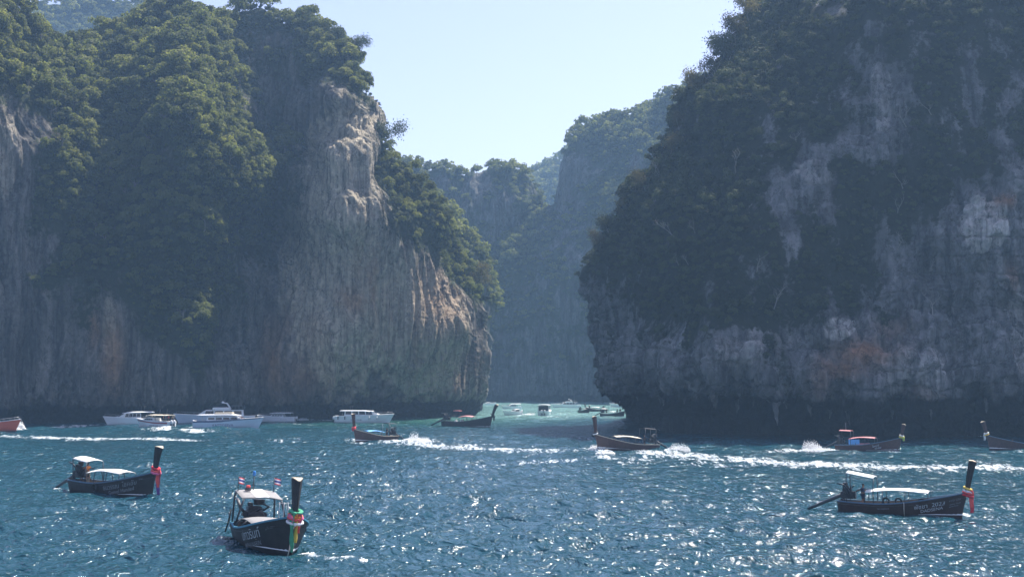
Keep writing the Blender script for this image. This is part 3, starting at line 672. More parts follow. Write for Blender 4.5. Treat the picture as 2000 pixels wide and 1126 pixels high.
CANVAS = plain('white_canvas', (0.78, 0.77, 0.74), 0.85, vary=.08, scale=4, bump=.3)
CANVASGREY = plain('grey_canvas', (0.24, 0.235, 0.23), 0.85, vary=.12, scale=4, bump=.3)
CREAM = plain('cream_canvas', (0.70, 0.62, 0.48), 0.85, vary=.1, scale=4)
PINKCLOTH = plain('faded_pink_canvas', (0.55, 0.24, 0.24), 0.85, vary=.15, scale=4)
BLUECLOTH = plain('blue_tarpaulin', (0.12, 0.36, 0.72), 0.6, vary=.15, scale=4)
DARKCLOTH = plain('dark_canvas', (0.03, 0.03, 0.035), 0.85)
STEEL = plain('steel_pole', (0.30, 0.31, 0.33), 0.35, 0.7)
DARKSTEEL = plain('dark_pole', (0.05, 0.055, 0.065), 0.5, 0.2)
ENGINE = plain('oily_engine_metal', (0.035, 0.035, 0.04), 0.45, 0.4, vary=.5, scale=9)
RUBBER = plain('black_rubber', (0.02, 0.02, 0.02), 0.8)
LETTER = plain('white_lettering', (0.52, 0.54, 0.56), 0.6, vary=.15, scale=14)
LETTERGREY = plain('grey_lettering', (0.28, 0.30, 0.32), 0.6, vary=.15, scale=14)
LETTERBLUE = plain('navy_lettering', (0.03, 0.05, 0.14), 0.5)
ROPE = plain('pale_rope', (0.55, 0.50, 0.42), 0.9)
CL = {k: plain(k + '_cloth', c, 0.85, vary=.2, scale=8) for k, c in dict(red=(0.62, 0.03, 0.05), coral=(0.80, 0.10, 0.09), pink=(0.78, 0.16, 0.30), orange=(0.90, 0.26, 0.05), green=(0.06, 0.32, 0.18),
      yellow=(0.80, 0.55, 0.10), purple=(0.14, 0.05, 0.24), blue=(0.05, 0.22, 0.55), white=(0.75, 0.74, 0.72), navy=(0.03, 0.04, 0.09), dark=(0.03, 0.03, 0.035), khaki=(0.30, 0.26, 0.18), lime=(0.35, 0.50, 0.08)).items()}
FLAGBLUE = plain('flag_blue', (0.03, 0.04, 0.22), 0.8)
GLASS = plain('tinted_window', (0.02, 0.025, 0.035), 0.12, vary=.2)
GLASSBROWN = plain('brown_tinted_window', (0.06, 0.035, 0.04), 0.15, vary=.2)
GEL = plain('white_gelcoat', (0.76, 0.78, 0.80), 0.25, vary=.05)
GELBLUE = plain('pale_blue_gelcoat', (0.55, 0.64, 0.74), 0.25, vary=.05)
GELORANGE = plain('orange_red_gelcoat', (0.72, 0.13, 0.06), 0.3, vary=.1)
STRIPE_R = plain('maroon_stripe', (0.32, 0.05, 0.06), 0.35)
STRIPE_B = plain('navy_stripe', (0.03, 0.05, 0.14), 0.35)
COWL = plain('pale_outboard_cowl', (0.62, 0.64, 0.66), 0.35, vary=.08)
SKIN = plain('brown_skin', (0.26, 0.14, 0.085), 0.6, vary=.1)
HAIR = plain('black_hair', (0.012, 0.011, 0.011), 0.7)

# ------------------------------------------------------------------ people
def skin_body(nodes, edges, root=0, sub=1):
    me = bpy.data.meshes.new('skeleton'); me.from_pydata([n[:3] for n in nodes], edges, [])
    me.skin_vertices.new(name='skin') if hasattr(me.skin_vertices, 'new') else None
    o = bpy.data.objects.new('skeleton', me); C.objects.link(o)
    md = o.modifiers.new('skin', 'SKIN'); md.use_smooth_shade = True
    if not me.skin_vertices: return None
    for k, n in enumerate(nodes):
        r = n[3] if not hasattr(n[3], '__len__') else None
        me.skin_vertices[0].data[k].radius = (n[3], n[3]) if r is not None else n[3]
        me.skin_vertices[0].data[k].use_root = (k == root)
    sd = o.modifiers.new('sub', 'SUBSURF'); sd.levels = sub; sd.render_levels = sub
    dg = bpy.context.evaluated_depsgraph_get(); out = bpy.data.meshes.new_from_object(o.evaluated_get(dg))
    bpy.data.objects.remove(o); bpy.data.meshes.remove(me); return out
def person_meshes(pose):
    """Joints of an adult, x forward, y to the person's left, feet (or seat) at z = 0."""
    if pose == 'sit':
        pel, h = (0, 0, .10), .10; knL, knR = (.42, .13, .14), (.42, -.13, .14); ftL, ftR = (.40, .13, -.30), (.46, -.12, -.30)
        toeL, toeR = (.58, .14, -.33), (.64, -.13, -.33)
    else:
        pel, h = (0, 0, .93), .93; knL, knR = (.05, .13, .50), (-.02, -.12, .50); ftL, ftR = (.0, .15, .08), (-.06, -.13, .08)
        toeL, toeR = (.18, .17, .035), (.12, -.15, .035)
    ch = (pel[0] - .01, 0, h + .36); nk = (pel[0] + .01, 0, h + .53); hd = (pel[0] + .04, 0, h + .66); top = (pel[0] + .03, 0, h + .78)
    if pose == 'steer':
        elL, wrL = (.05, .32, h + .28), (.28, .30, h + .22); elR, wrR = (-.22, -.28, h + .30), (-.48, -.22, h + .26)
    elif pose == 'sit':
        elL, wrL = (.08, .27, h + .22), (.32, .16, h + .12); elR, wrR = (.08, -.27, h + .22), (.32, -.16, h + .12)
    else:
        elL, wrL = (-.03, .29, h + .22), (.08, .27, h - .03); elR, wrR = (.0, -.28, h + .22), (.12, -.26, h + .0)
    def hand(w, s):
        d = Vector((.09, 0, -.03)) if pose != 'stand' else Vector((.02, 0, -.09))
        return tuple(Vector(w) + d)
    nodes = [(*pel, (.16, .11)), (pel[0], 0, h + .18, (.145, .105)), (*ch, (.165, .12)), (*nk, .058), (*hd, (.082, .095)), (*top, .06),
             (ch[0], .19, h + .43, .062), (*elL, .043), (*wrL, .032), (*hand(wrL, 1), .036), (ch[0], -.19, h + .43, .062), (*elR, .043), (*wrR, .032), (*hand(wrR, -1), .036),
             (pel[0], .10, h - .06, .10), (*knL, .062), (*ftL, .045), (*toeL, .035), (pel[0], -.10, h - .06, .10), (*knR, .062), (*ftR, .045), (*toeR, .035)]
    ed = [(0, 1), (1, 2), (2, 3), (3, 4), (4, 5), (2, 6), (6, 7), (7, 8), (8, 9), (2, 10), (10, 11), (11, 12), (12, 13), (0, 14), (14, 15), (15, 16), (16, 17), (0, 18), (18, 19), (19, 20), (20, 21)]
    body = skin_body(nodes, ed)
    mid = lambda a, b, f: tuple(a[i] + (b[i] - a[i]) * f for i in range(3))
    g = .018
    sh = [(pel[0], 0, h - .02, (.165 + g, .12 + g)), (pel[0], 0, h + .18, (.15 + g, .11 + g)), (*ch, (.17 + g, .125 + g)), (nk[0], 0, h + .475, .075), (ch[0], .19, h + .43, .07 + g), (*mid((ch[0], .19, h + .43), elL, .85), .052 + g),
          (ch[0], -.19, h + .43, .07 + g), (*mid((ch[0], -.19, h + .43), elR, .85), .052 + g)]
    shirt = skin_body(sh, [(0, 1), (1, 2), (2, 3), (2, 4), (4, 5), (2, 6), (6, 7)])
    so = [(*pel, (.172, .122)), (pel[0], .10, h - .06, .112), (*mid((pel[0], .10, h - .06), knL, .9), .085), (pel[0], -.10, h - .06, .112), (*mid((pel[0], -.10, h - .06), knR, .9), .085)]
    shorts = skin_body(so, [(0, 1), (1, 2), (0, 3), (3, 4)])
    bm = bmesh.new(); bmesh.ops.create_uvsphere(bm, u_segments=12, v_segments=8, radius=1.0)
    for v in bm.verts: v.co = Vector((hd[0] - .018 + v.co.x * .105, v.co.y * .092, hd[2] + .055 + v.co.z * (.098 if v.co.z > -.2 else .06)))
    hair = bpy.data.meshes.new('hair'); bm.to_mesh(hair); bm.free()
    bm = bmesh.new()            # nose, ears
    add_box(bm, (hd[0] + .085, -.014, hd[2] - .02), (hd[0] + .115, .014, hd[2] + .03), .008)
    for s in (-1, 1): add_box(bm, (hd[0] - .01, s * .085 - .012, hd[2] - .025), (hd[0] + .03, s * .085 + .012, hd[2] + .035), .006)
    face = bpy.data.meshes.new('face'); bm.to_mesh(face); bm.free()
    for me, m in ((body, SKIN), (hair, HAIR), (face, SKIN)): me.materials.clear(); me.materials.append(m)
    for me in (body, shirt, shorts, hair): me.polygons.foreach_set('use_smooth', np.ones(len(me.polygons), bool))
    return dict(body=body, shirt=shirt, shorts=shorts, hair=hair, face=face)
POSES = {}
def person(loc, rz, pose, shirt, shorts, label, group=None):
    if pose not in POSES: POSES[pose] = person_meshes(pose)
    p = POSES[pose]; t = empty('person', loc, rz, label, 'person', group)
    for k in ('body', 'shirt', 'shorts', 'hair', 'face'):
        me = p[k]
        if k in ('shirt', 'shorts'):
            me = me.copy(); me.materials.clear(); me.materials.append(CL[shirt if k == 'shirt' else shorts])
        o = bpy.data.objects.new(k, me); C.objects.link(o); o.parent = t
    return t

# ------------------------------------------------------------------ longtail boat
LB, LW0, LW1 = 0.98, -4.8, 4.9
BOWP = [2.3]          # fullness of the bow
def lt_b(t): return LB * (0.74 + 0.26 * smooth(t, 0, .4)) * (1 - np.clip((t - .45) / .56, 0, 1) ** BOWP[0])
def lt_zg(t): return 0.86 + 1.12 * np.clip((t - .3) / .7, 0, 1) ** 1.75 + .10 * np.clip(1 - t / .3, 0, 1) ** 2
def lt_pt(t, s, side, off=0.0):
    """Point on the planking: t stern->bow, s waterline->gunwale."""
    zg = lt_zg(t); z = zg * s; b = lt_b(t); fl = .80 - .34 * float(smooth(t, .55, 1.0))
    y = b * (fl + (1 - fl) * max(s, 0) ** .85) + .012 + off
    x = LW0 + (LW1 - LW0) * t + (.16 * z + .05 * z * z) * float(smooth(t, .6, 1)) - .10 * z * float(1 - smooth(t, 0, .12))
    return Vector((x, side * y, z))
def hull_text(txt, size, t0, drop, side, m, parent, slant=0.0):
    me = text_mesh(txt, size); Lx = LW1 - LW0; out = []
    xs = [v.co.x for v in me.vertices]; w = max(xs) - min(xs); x0 = min(xs)
    for v in me.vertices:
        sx = v.co.x - x0
        x = t0 * Lx + (sx if side < 0 else (w - sx))
        t = min(.985, x / Lx); zg = float(lt_zg(t))
        z = zg - drop + v.co.y * 1.0
        v.co = lt_pt(t, z / zg, side, .012)
    me.update(); return link_mesh('lettering', me, m, parent)
def longtail(label, hullm, railm, canopy=None, roof=None, inner=DECKWOOD, garland=('red', 'coral', 'pink'), ribbons=('red', 'coral', 'purple'), posts=DARKSTEEL, group=None,
             canopy_x=(-2.3, 2.1), canopy_h=1.95, roof_x=(-4.1, -2.3), roof_h=3.15, roof_tilt=-.12, postm=None, engine=True, stripe=True, detail=2, prow=2.3, lean=.42, shaft_len=3.3, postw=1.0, sy=1.0, es=1.3):
    t = empty('longtail_boat', (0, 0, 0), 0, label, 'longtail boat', group)
    n = 30 if detail > 1 else 16; ts = np.linspace(0, 1, n); S = (0, .25, .5, .75, 1.0)
    rows = []
    for u in ts:
        u = float(u); half = [lt_pt(u, s, 1) for s in S]; zk = -.38 + .18 * float(smooth(u, .8, 1))
        w0 = half[0]; keel = [Vector((w0.x, 0, zk)), Vector((w0.x, w0.y * .65, zk * .85))]
        L_ = keel + half; rows.append([Vector((p.x, -p.y, p.z)) for p in L_[::-1]] + L_[1:])
    bm = bmesh.new(); vs = loft_bm(bm, rows); bm.faces.new(vs[0]); 
    inn = []
    for r in rows:      # inner skin
        inn.append([Vector((p.x, p.y * .90, max(p.z, .12 + .0 * p.x) if k not in (0, len(r) - 1) else p.z - .004)) for k, p in enumerate(r)])
    hull = bm_obj('hull', bm, hullm, t, True)
    bm = bmesh.new(); loft_bm(bm, inn); lin = bm_obj('lining', bm, inner, t, True)
    for s in (-1, 1):   # gunwale strips
        bm = bmesh.new(); rr = []
        for u in ts:
            p = lt_pt(float(u), 1.0, s); o_, i_ = .035, .085
            rr.append([p + Vector((0, s * o_, -.05)), p + Vector((0, s * o_, .045)), p + Vector((0, -s * i_, .045)), p + Vector((0, -s * i_, -.05))])
        v_ = loft_bm(bm, rr, True); bm.faces.new(v_[0]); bm.faces.new(v_[-1]); bm_obj('gunwale', bm, railm, t)
        if detail > 1:  # raised plank edge below the gunwale
            bm = bmesh.new(); rr = []
            for u in ts:
                u = float(u); p = lt_pt(u, .80, s, .004); rr.append([p, p + Vector((0, s * .022, -.01)), p + Vector((0, s * .022, -.05)), p + Vector((0, 0, -.06))])
            loft_bm(bm, rr, True); bm_obj('rubbing_strake', bm, hullm, t)
        if stripe:
            bm = bmesh.new(); rr = []
            for u in np.linspace(.66 if detail > 1 else .5, 1, 12):
                u = float(u); a = lt_pt(u, .11 / float(lt_zg(u)), s, .008); w = .02 + .10 * float(smooth(u, .66, .95)); rr.append([a, a + Vector((0, s * .004, w))])
            loft_bm(bm, rr); bm_obj('waterline_stripe', bm, WHITE, t)
    # foredeck, floor planks, thwarts
    bm = bmesh.new(); rr = []
    for u in np.linspace(.80, .995, 8):
        u = float(u); p = lt_pt(u, .965, 1); rr.append([Vector((p.x, p.y * .9, p.z)), Vector((p.x, 0, p.z + .05)), Vector((p.x, -p.y * .9, p.z))])
    loft_bm(bm, rr); bm_obj('foredeck', bm, inner, t)
    if detail > 1:
        for k in range(7):
            x = -3.4 + k * .92; u = (x - LW0) / (LW1 - LW0); w = float(lt_b(u)) * .86
            box('thwart', (x - .13, -w, .50), (x + .13, w, .54), DECKWOOD, t, .008)
    # prow post: three-sided timber, wide flat back and a sharp fore edge, cut off slanting
    b0 = lt_pt(1.0, 1.0, 1); bx, bz = b0.x - .12, b0.z - .35
    rows = []
    for f in np.linspace(0, 1, 9):
        z = bz + (prow + .35) * f; x = bx + lean * f ** 1.3; w = (.13 + .19 * f ** 1.1) * postw; d = .30 + .26 * f
        rows.append([Vector((x - d * .45, w, z)), Vector((x - d * .45, -w, z)), Vector((x + d * .05, -w * .86, z - (.02 * f))), Vector((x + d * .58, -.03, z - .16 * f ** 6)), Vector((x + d * .58, .03, z - .16 * f ** 6)), Vector((x + d * .05, w * .86, z - .02 * f))])
    bm = bmesh.new(); v_ = loft_bm(bm, rows, True); bm.faces.new(v_[0]); post = bm_obj('prow_post', bm, postm or hullm, t)
    bm = bmesh.new(); bot = [bm.verts.new(p) for p in rows[-1]]; topv = [bm.verts.new(p + Vector((0, 0, .035))) for p in rows[-1]]
    for i in range(6): bm.faces.new((bot[i], bot[(i + 1) % 6], topv[(i + 1) % 6], topv[i]))
    bm.faces.new(topv); bm_obj('end_grain', bm, ENDGRAIN, post)
    # garlands round the post, ribbons down the stem
    rng = random.Random(len(label) * 7 + n)
    for k, col in enumerate(garland):
        bm = bmesh.new(); R0 = .27 + .03 * k; zc = bz + .62 - .17 * k; pts = []
        for i in range(19):
            a = 2 * math.pi * i / 18; pts.append((bx + .08 + R0 * 1.05 * math.cos(a), R0 * .95 * sy * math.sin(a), zc - .10 * math.cos(a) - .05 * (k % 2) + rng.uniform(-.02, .02)))
        tube_bm(bm, pts, [rng.uniform(.075, .115) * (.5 + .5 * sy) for _ in pts], 6); bm_obj('garland', bm, CL[col], t, True)
    for k, (col, ln, y0) in enumerate(ribbons):
        rows = []; xs = bx + .33 + .10 * lean
        for i in range(12):
            f = i / 11; z = bz + .50 - ln * f
            x = xs + .10 * f * (1 - f) * 2 + .04 * math.sin(7 * f + k); y = sy * y0 * (1 + .25 * math.sin(5 * f + 2 * k)); w = .125 * sy * (1 - .35 * f) * (1 + .3 * math.sin(11 * f + k))
            rows.append([Vector((x - .20 * (1 - .3 * f), y - w, z)), Vector((x + .09, y, z)), Vector((x - .20 * (1 - .3 * f), y + w, z))])
        bm = bmesh.new(); a_ = loft_bm(bm, rows); b_ = loft_bm(bm, [[p - Vector((.03, 0, 0)) for p in r] for r in rows]); bm_obj('ribbon', bm, CL[col], t, True)
    # passenger canopy on hoops
    if canopy:
        x0, x1 = canopy_x; rows = []
        for i in range(15):
            f = i / 14; x = x0 + (x1 - x0) * f; zc = canopy_h + .20 * math.sin(math.pi * min(1, f * .95 + .05)) * 1.0 + (.12 * f)
            rows.append([Vector((x, y, zc - .13 * (y / .78) ** 2 + .015 * math.sin(9 * f + 3 * y) - .02 * math.sin(20 * f) ** 2)) for y in np.linspace(-.78, .78, 9)])
        sheet('canopy', rows, .03, canopy, t)
        for i in (0, 4, 9, 14):
            hp = bmesh.new(); tube_bm(hp, [(p.x, p.y, p.z - .045) for p in rows[i]], .03, 5); bm_obj('canopy_hoop', hp, posts, t)
            for s in (0, -1):
                p = rows[i][s]; u = (p.x - LW0) / (LW1 - LW0); g_ = lt_pt(u, 1.0, 1 if p.y > 0 else -1)
                tube('canopy_post', [(p.x, p.y, p.z - .04), (p.x, (p.y + g_.y) / 2, (p.z + g_.z) / 2), (p.x, g_.y * .97, g_.z)], .035, posts, t, 5)
    if roof:
        x0, x1 = roof_x; rows = []
        for i in range(6):
            f = i / 5; x = x0 + (x1 - x0) * f
            rows.append([Vector((x, y, roof_h + .10 - .10 * (y / .75) ** 2 + roof_tilt * f * (1.0 if f > 0 else 0))) for y in np.linspace(-.80, .80, 7)])
        sheet('driver_roof', rows, .045, roof, t)
        for i in (0, 5):
            for s in (0, -1):
                p = rows[i][s]; u = max(0.02, (p.x - LW0) / (LW1 - LW0)); g_ = lt_pt(u, 1.0, 1 if p.y > 0 else -1)
                tube('roof_post', [(p.x + .02, p.y * .97, p.z - .04), (p.x, g_.y * 1.0, p.z - .9), (p.x, g_.y * .97, g_.z)], .042, posts, t, 6)
    # engine on its pivot with the long propeller shaft
    if engine:
        e = empty_part('engine', t, (-4.15, 0, 1.05)); e.scale = (es,) * 3; bm = bmesh.new()
        add_box(bm, (-.42, -.26, .05), (.42, .26, .50), .05); add_box(bm, (-.30, -.20, .48), (.26, .20, .72), .04); add_box(bm, (-.10, -.36, .20), (.30, .36, .42), .04)
        lathe_bm(bm, [(.05, .40), (.23, .41), (.25, .47), (.23, .52), (.05, .53)], 14, 'X', (0, 0, .28)); lathe_bm(bm, [(.05, -.1), (.16, -.1), (.17, .16), (.05, .18)], 12, 'Z', (-.18, .16, .86))
        for k in range(4): lathe_bm(bm, [(.03, 0), (.05, .02), (.05, .16), (.02, .18)], 8, 'Z', (-.24 + k * .15, -.12, .70))
        bm_obj('engine_block', bm, ENGINE, e, False)
        bm = bmesh.new(); tube_bm(bm, [(.1, -.28, .40), (.15, -.42, .62), (-.15, -.46, .95), (-.55, -.44, 1.02)], .05, 7); tube_bm(bm, [(-.1, .28, .5), (.2, .40, .7), (.35, .2, .85)], .04, 6); bm_obj('exhaust_pipe', bm, DARKSTEEL, e, True)
        tube('tiller', [(.4, 0, .45), (.85, .05, .62), (1.25, .1, .66)], .03, DARKSTEEL, e)
        bm = bmesh.new(); tube_bm(bm, [(-.35, -.3, .05), (-.1, 0, -.25), (0, 0, -.45)], .06, 6); tube_bm(bm, [(-.35, .3, .05), (-.1, 0, -.25)], .06, 6); bm_obj('pivot', bm, ENGINE, e, True)
        sh = tube('propeller_shaft', [(-.2, 0, .35), (-.9, 0, .02), (-shaft_len / es, 0, -.70)], [.13, .12, .09], DARKSTEEL, e, 8)
        bm = bmesh.new()
        for k in range(3):
            a = 2.1 * k; add_box(bm, (-shaft_len / es - .06, -.03, 0), (-shaft_len / es - .02, .06, .17), .01, Matrix.Rotation(a, 3, 'X'), (-shaft_len / es, 0, 0)); 
        bmesh.ops.translate(bm, verts=bm.verts[:], vec=(0, 0, -.80)); bm_obj('propeller', bm, DARKSTEEL, sh)
    return t
def empty_part(name, parent, loc):
    o = bpy.data.objects.new(name, None); C.objects.link(o); o.parent = parent; o.location = loc; return o
def place(o, c, rz, scale=1.0, dz=0.0, pitch=0.0, roll=0.0):
    o.location = (c[0], c[1], dz); o.rotation_euler = (roll, pitch, rz); o.scale = (scale,) * 3; bpy.context.view_layer.update(); return o
def place_ends(o, stern, bow, dz=0.0, roll=0.0, pitch=0.0):
    a, b = on_water(*stern), on_water(*bow); d = b - a
    return place(o, (a + b) / 2, math.atan2(d[1], d[0]), np.linalg.norm(d[:2]) / (LW1 - LW0), dz, pitch, roll)
def on_boat(boat, x, y, z): return boat.matrix_basis @ Vector((x, y, z))

# --- near left boat
bl = longtail('dark longtail boat with an orange-shirted driver standing at the stern, nearest the left edge', DARKHULL, RAILBLUE, CANVAS, CANVAS,
    garland=('red', 'coral', 'pink'), ribbons=(('red', 1.15, .07), ('coral', 1.35, -.04), ('purple', 2.35, .0)), roof_tilt=-.25, canopy_x=(-2.4, 1.9), canopy_h=1.72, roof_h=2.75, prow=1.95, lean=.6)
place_ends(bl, (147, 958), (296, 970), dz=.02, roll=.02)
hull_text('ธนวรรณ  โชคชัย', .52, .50, .62, -1, LETTERGREY, bl); hull_text('Gomol Handed', .42, .56, 1.02, -1, LETTERGREY, bl); hull_text('226', .22, .87, .40, -1, LETTERGREY, bl)
bm = bmesh.new(); pts = [(-.9 + .26 * math.cos(a), -1.06, .52 + .30 * math.sin(a)) for a in np.linspace(0, 6.283, 15)]; tube_bm(bm, pts, .085, 7); fd = bm_obj('tyre_fender', bm, RUBBER, None, True); fd.parent = bl
box('ice_chest', (-.75, -.4, .55), (.0, .35, 1.02), CL['navy'], bl, .04)
person(on_boat(bl, -3.25, .05, .80), bl.rotation_euler.z, 'steer', 'orange', 'khaki', 'driver in an orange shirt standing at the engine of the leftmost dark longtail boat')
person(on_boat(bl, -2.55, -.45, .62), bl.rotation_euler.z + 2.6, 'sit', 'khaki', 'dark', 'person in drab clothes seated beside the orange-shirted driver in the stern')
# --- near middle boat, bow on
BOWP[0] = 3.2
bn = longtail('black longtail boat coming bow on, with two small flags on its canvas top', DARKHULL, RAILTEAL, CANVASGREY, None,
    garland=('green', 'orange', 'coral', 'white'), ribbons=(('green', 2.0, -.15), ('orange', .75, .0), ('coral', 1.0, .12), ('pink', .55, .22), ('pink', .55, -.26), ('yellow', 1.5, .03)), canopy_h=1.25, canopy_x=(-3.0, 1.6), prow=2.0, lean=.10, postw=.55, sy=.62, es=1.2, posts=DARKSTEEL)
hd_ = rad(-65)
bow = on_water(568, 1082); c0 = bow[:2] - 4.9 * np.array([math.cos(hd_), math.sin(hd_)])
place(bn, c0, hd_, 1.0, .0, roll=-.06, pitch=-.01); bn.scale = (1, 1.9, 1.12)
for sd in (-1, 1):
    hull_text('ปภาวรินท์', .72, .50, .72, sd, LETTER, bn); hull_text('PAPHAWARIN', .36, .53, 1.14, sd, LETTERGREY, bn)
    hull_text('ภูเก็ต 3304', .15, .83, .42, sd, LETTERGREY, bn)
rows = []
for i in range(7):
    f = i / 6; x = -4.2 + 2.0 * f
    rows.append([Vector((x, y, 2.86 - .10 * (y / .7) ** 2 - .34 * f + .02 * math.sin(8 * y))) for y in np.linspace(-.70, .70, 10)])
rf = sheet('driver_roof', rows, .05, CANVASGREY, bn)
rows2 = [[Vector((p.x, p.y, p.z + .012)) for p in r[3:7]] for r in rows]; sheet('pale_roof_panel', rows2, .006, CANVAS, rf)
for i in (0, 6):
    for s in (0, -1):
        p = rows[i][s]; gx = lt_pt(max(.03, (p.x - LW0) / (LW1 - LW0)), 1, 1 if p.y > 0 else -1)
        tube('roof_post', [(p.x, p.y * .92, p.z - .05), (p.x, p.y * 1.0, p.z - .35), (p.x, gx.y * .97, gx.z)], .035, DARKSTEEL, bn)
def flag(parent, x, y, z, ph):
    pl = tube('flag_pole', [(x, y, z), (x, y, z + .85)], .015, DARKSTEEL, parent, 5)
    for k, (c_, a, b_) in enumerate(((CL['red'], 0, 1 / 6), (CL['white'], 1 / 6, 2 / 6), (FLAGBLUE, 2 / 6, 4 / 6), (CL['white'], 4 / 6, 5 / 6), (CL['red'], 5 / 6, 1))):
        bm = bmesh.new(); rr = []
        for i in range(8):
            f = i / 7; yy = y + .30 * f * math.cos(.3 + ph); xx = x - .35 * f + .05 * math.sin(6 * f + ph); zz = z + .82 - .10 * f
            rr.append([Vector((xx, yy, zz - .36 * a)), Vector((xx, yy, zz - .36 * b_))])
        loft_bm(bm, rr); q = loft_bm(bm, [[p - Vector((.008, 0, 0)) for p in r] for r in rr]); bm_obj('flag_band', bm, c_, pl)
flag(bn, -3.9, -.64, 2.75, .3); flag(bn, -3.9, .60, 2.75, -.2)
mst = tube('light_mast', [(-4.0, -.1, 2.8), (-4.0, -.1, 3.65)], .022, DARKSTEEL, bn, 6); bm = bmesh.new(); lathe_bm(bm, [(.03, 3.65), (.055, 3.68), (.055, 3.9), (.03, 3.94)], 10, 'Z', (-4.0, -.1, 0)); bm_obj('blue_beacon', bm, CL['blue'], mst, True)
bm = bmesh.new(); lathe_bm(bm, [(.11, 2.8), (.12, 2.94), (.12, 2.96)], 10, 'Z', (-3.7, -.32, 0)); bm_obj('lamp_base', bm, DARKSTEEL, bn); bm = bmesh.new(); lathe_bm(bm, [(.075, 2.96), (.075, 3.08), (.04, 3.12)], 10, 'Z', (-3.7, -.32, 0)); bm_obj('red_lamp', bm, CL['coral'], bn, True)
tube('stern_rail', [(-4.5, -.75, .95), (-4.5, -.82, 1.5), (-4.0, -.86, 1.5), (-4.0, -.86, .95)], .025, STEEL, bn)
for y in (.5, .66, .8): tube('rack_post', [(-1.6, y, .9), (-1.6, y, 2.3)], .016, STEEL, bn, 5)
tube('rack_rail', [(-1.6, .42, 2.25), (-1.6, .84, 2.25)], .016, STEEL, bn, 5)
box('white_locker', (1.2, -.5, 1.05), (2.4, .45, 1.45), CL['white'], bn, .05)
BOWP[0] = 2.3
tube('mooring_line', [(4.95, -.05, .6), (5.05, -.08, .25), (5.05, -.12, -.1)], .02, ROPE, bn, 5)
tube('bow_rope', [(-3.0, -.95, 1.75), (-3.0, -1.02, 1.0), (-3.4, -1.05, .45)], .03, RUBBER, bn, 5)
# --- near right boat
br = longtail('brown longtail boat lettered 2023 with white roofs and coral sashes on its prow', BROWNHULL, RAILBLUE, CANVAS, CANVAS,
    garland=('yellow', 'white', 'coral', 'red'), ribbons=(('coral', 1.5, .10), ('coral', 1.35, -.10), ('red', 1.8, .0), ('white', .9, .18)), postm=DARKHULL, canopy_x=(-2.6, 2.4), canopy_h=1.85, roof_tilt=-.38, roof_x=(-4.1, -1.9), roof_h=3.3, prow=2.5, lean=.5)
place_ends(br, (1640, 998), (1878, 1008), roll=.03)
hull_text('พัชชา  2023', .47, .63, .66, -1, LETTER, br); hull_text('DADSENA', .36, .68, 1.0, -1, LETTER, br); hull_text('PPD 226', .22, .885, .50, -1, LETTERGREY, br); hull_text('ANDA TOUR', .13, .89, .80, -1, LETTERGREY, br); hull_text('SAMUTHAI', .13, .89, .98, -1, LETTERGREY, br)
hull_text('hat noppharat', .17, .33, .45, -1, LETTERGREY, br)
tube('hanging_rope', [(.55, -1.03, 1.06), (.55, -1.05, .6), (.55, -.95, .0)], .03, ROPE, br, 6)
for x in (-1.1, -.1, 1.75):
    bm = bmesh.new(); tube_bm(bm, [(x + .24 * math.cos(a), .25, 1.0 + .24 * math.sin(a)) for a in np.linspace(0, 6.283, 13)], .08, 6); bm_obj('tyre_fender', bm, RUBBER, br, True)
person(on_boat(br, -2.9, -.1, .54), br.rotation_euler.z, 'steer', 'navy', 'navy', 'driver in navy clothes standing under the white stern roof of the brown longtail')
# --- boats further out
b1 = longtail('dark longtail boat with a pinkish canopy on the green water left of the channel', DARKHULL, DARKSTEEL, PINKCLOTH, None, garland=('dark',), ribbons=(('dark', .9, 0),), canopy_x=(-1.2, 1.6), canopy_h=1.75, detail=1, prow=2.0, lean=.95)
place_ends(b1, (866, 832), (957, 834))
tube('flag_mast', [(-1.5, 0, .6), (-1.5, 0, 3.1)], .03, DARKSTEEL, b1, 5); tube('flag_mast', [(-2.3, .2, .6), (-2.4, .2, 3.0)], .03, DARKSTEEL, b1, 5)
box('rolled_awning', (-2.5, -.5, 2.7), (-1.2, .5, 2.85), PINKCLOTH, b1, .05); box('white_bag', (-1.1, -.5, .7), (-.6, .1, 1.25), CL['white'], b1, .1); box('white_bag', (-2.2, -.5, .7), (-1.8, .1, 1.15), CL['white'], b1, .1)
b2 = longtail('brown longtail boat with a sky blue canopy and orange bow interior, spraying a white wake', REDWOOD, ENDGRAIN, BLUECLOTH, DARKCLOTH, inner=ORANGEWOOD, garland=('coral', 'red'), ribbons=(('red', .5, 0),), postm=REDWOOD, detail=1, roof_tilt=0, roof_h=3.0, canopy_x=(-1.4, 2.6), canopy_h=1.6, prow=2.5)
place(b2, on_water(734, 862), rad(232), .96, .1, pitch=-.04)
person(on_boat(b2, -2.6, .1, .54), b2.rotation_euler.z, 'steer', 'dark', 'dark', 'dark figure steering the longtail boat with the blue canopy')
tube('flag_mast', [(-.6, .9, .9), (-.6, .9, 2.9)], .03, STEEL, b2, 5)
b3 = longtail('orange brown longtail boat with a long cream canopy, pushing up a white bow wave', REDWOOD, ENDGRAIN, CREAM, DARKCLOTH, inner=ORANGEWOOD, garland=('dark', 'white'), ribbons=(('dark', .4, 0),), postm=REDWOOD, detail=1, roof_tilt=.05, roof_h=3.1, canopy_x=(-1.9, 2.4), canopy_h=1.75, prow=2.5)
place(b3, on_water(1226, 879), rad(205), 1.0, .1, pitch=-.06)
person(on_boat(b3, -2.7, .1, .54), b3.rotation_euler.z, 'steer', 'dark', 'dark', 'dark figure steering the longtail boat with the cream canopy')
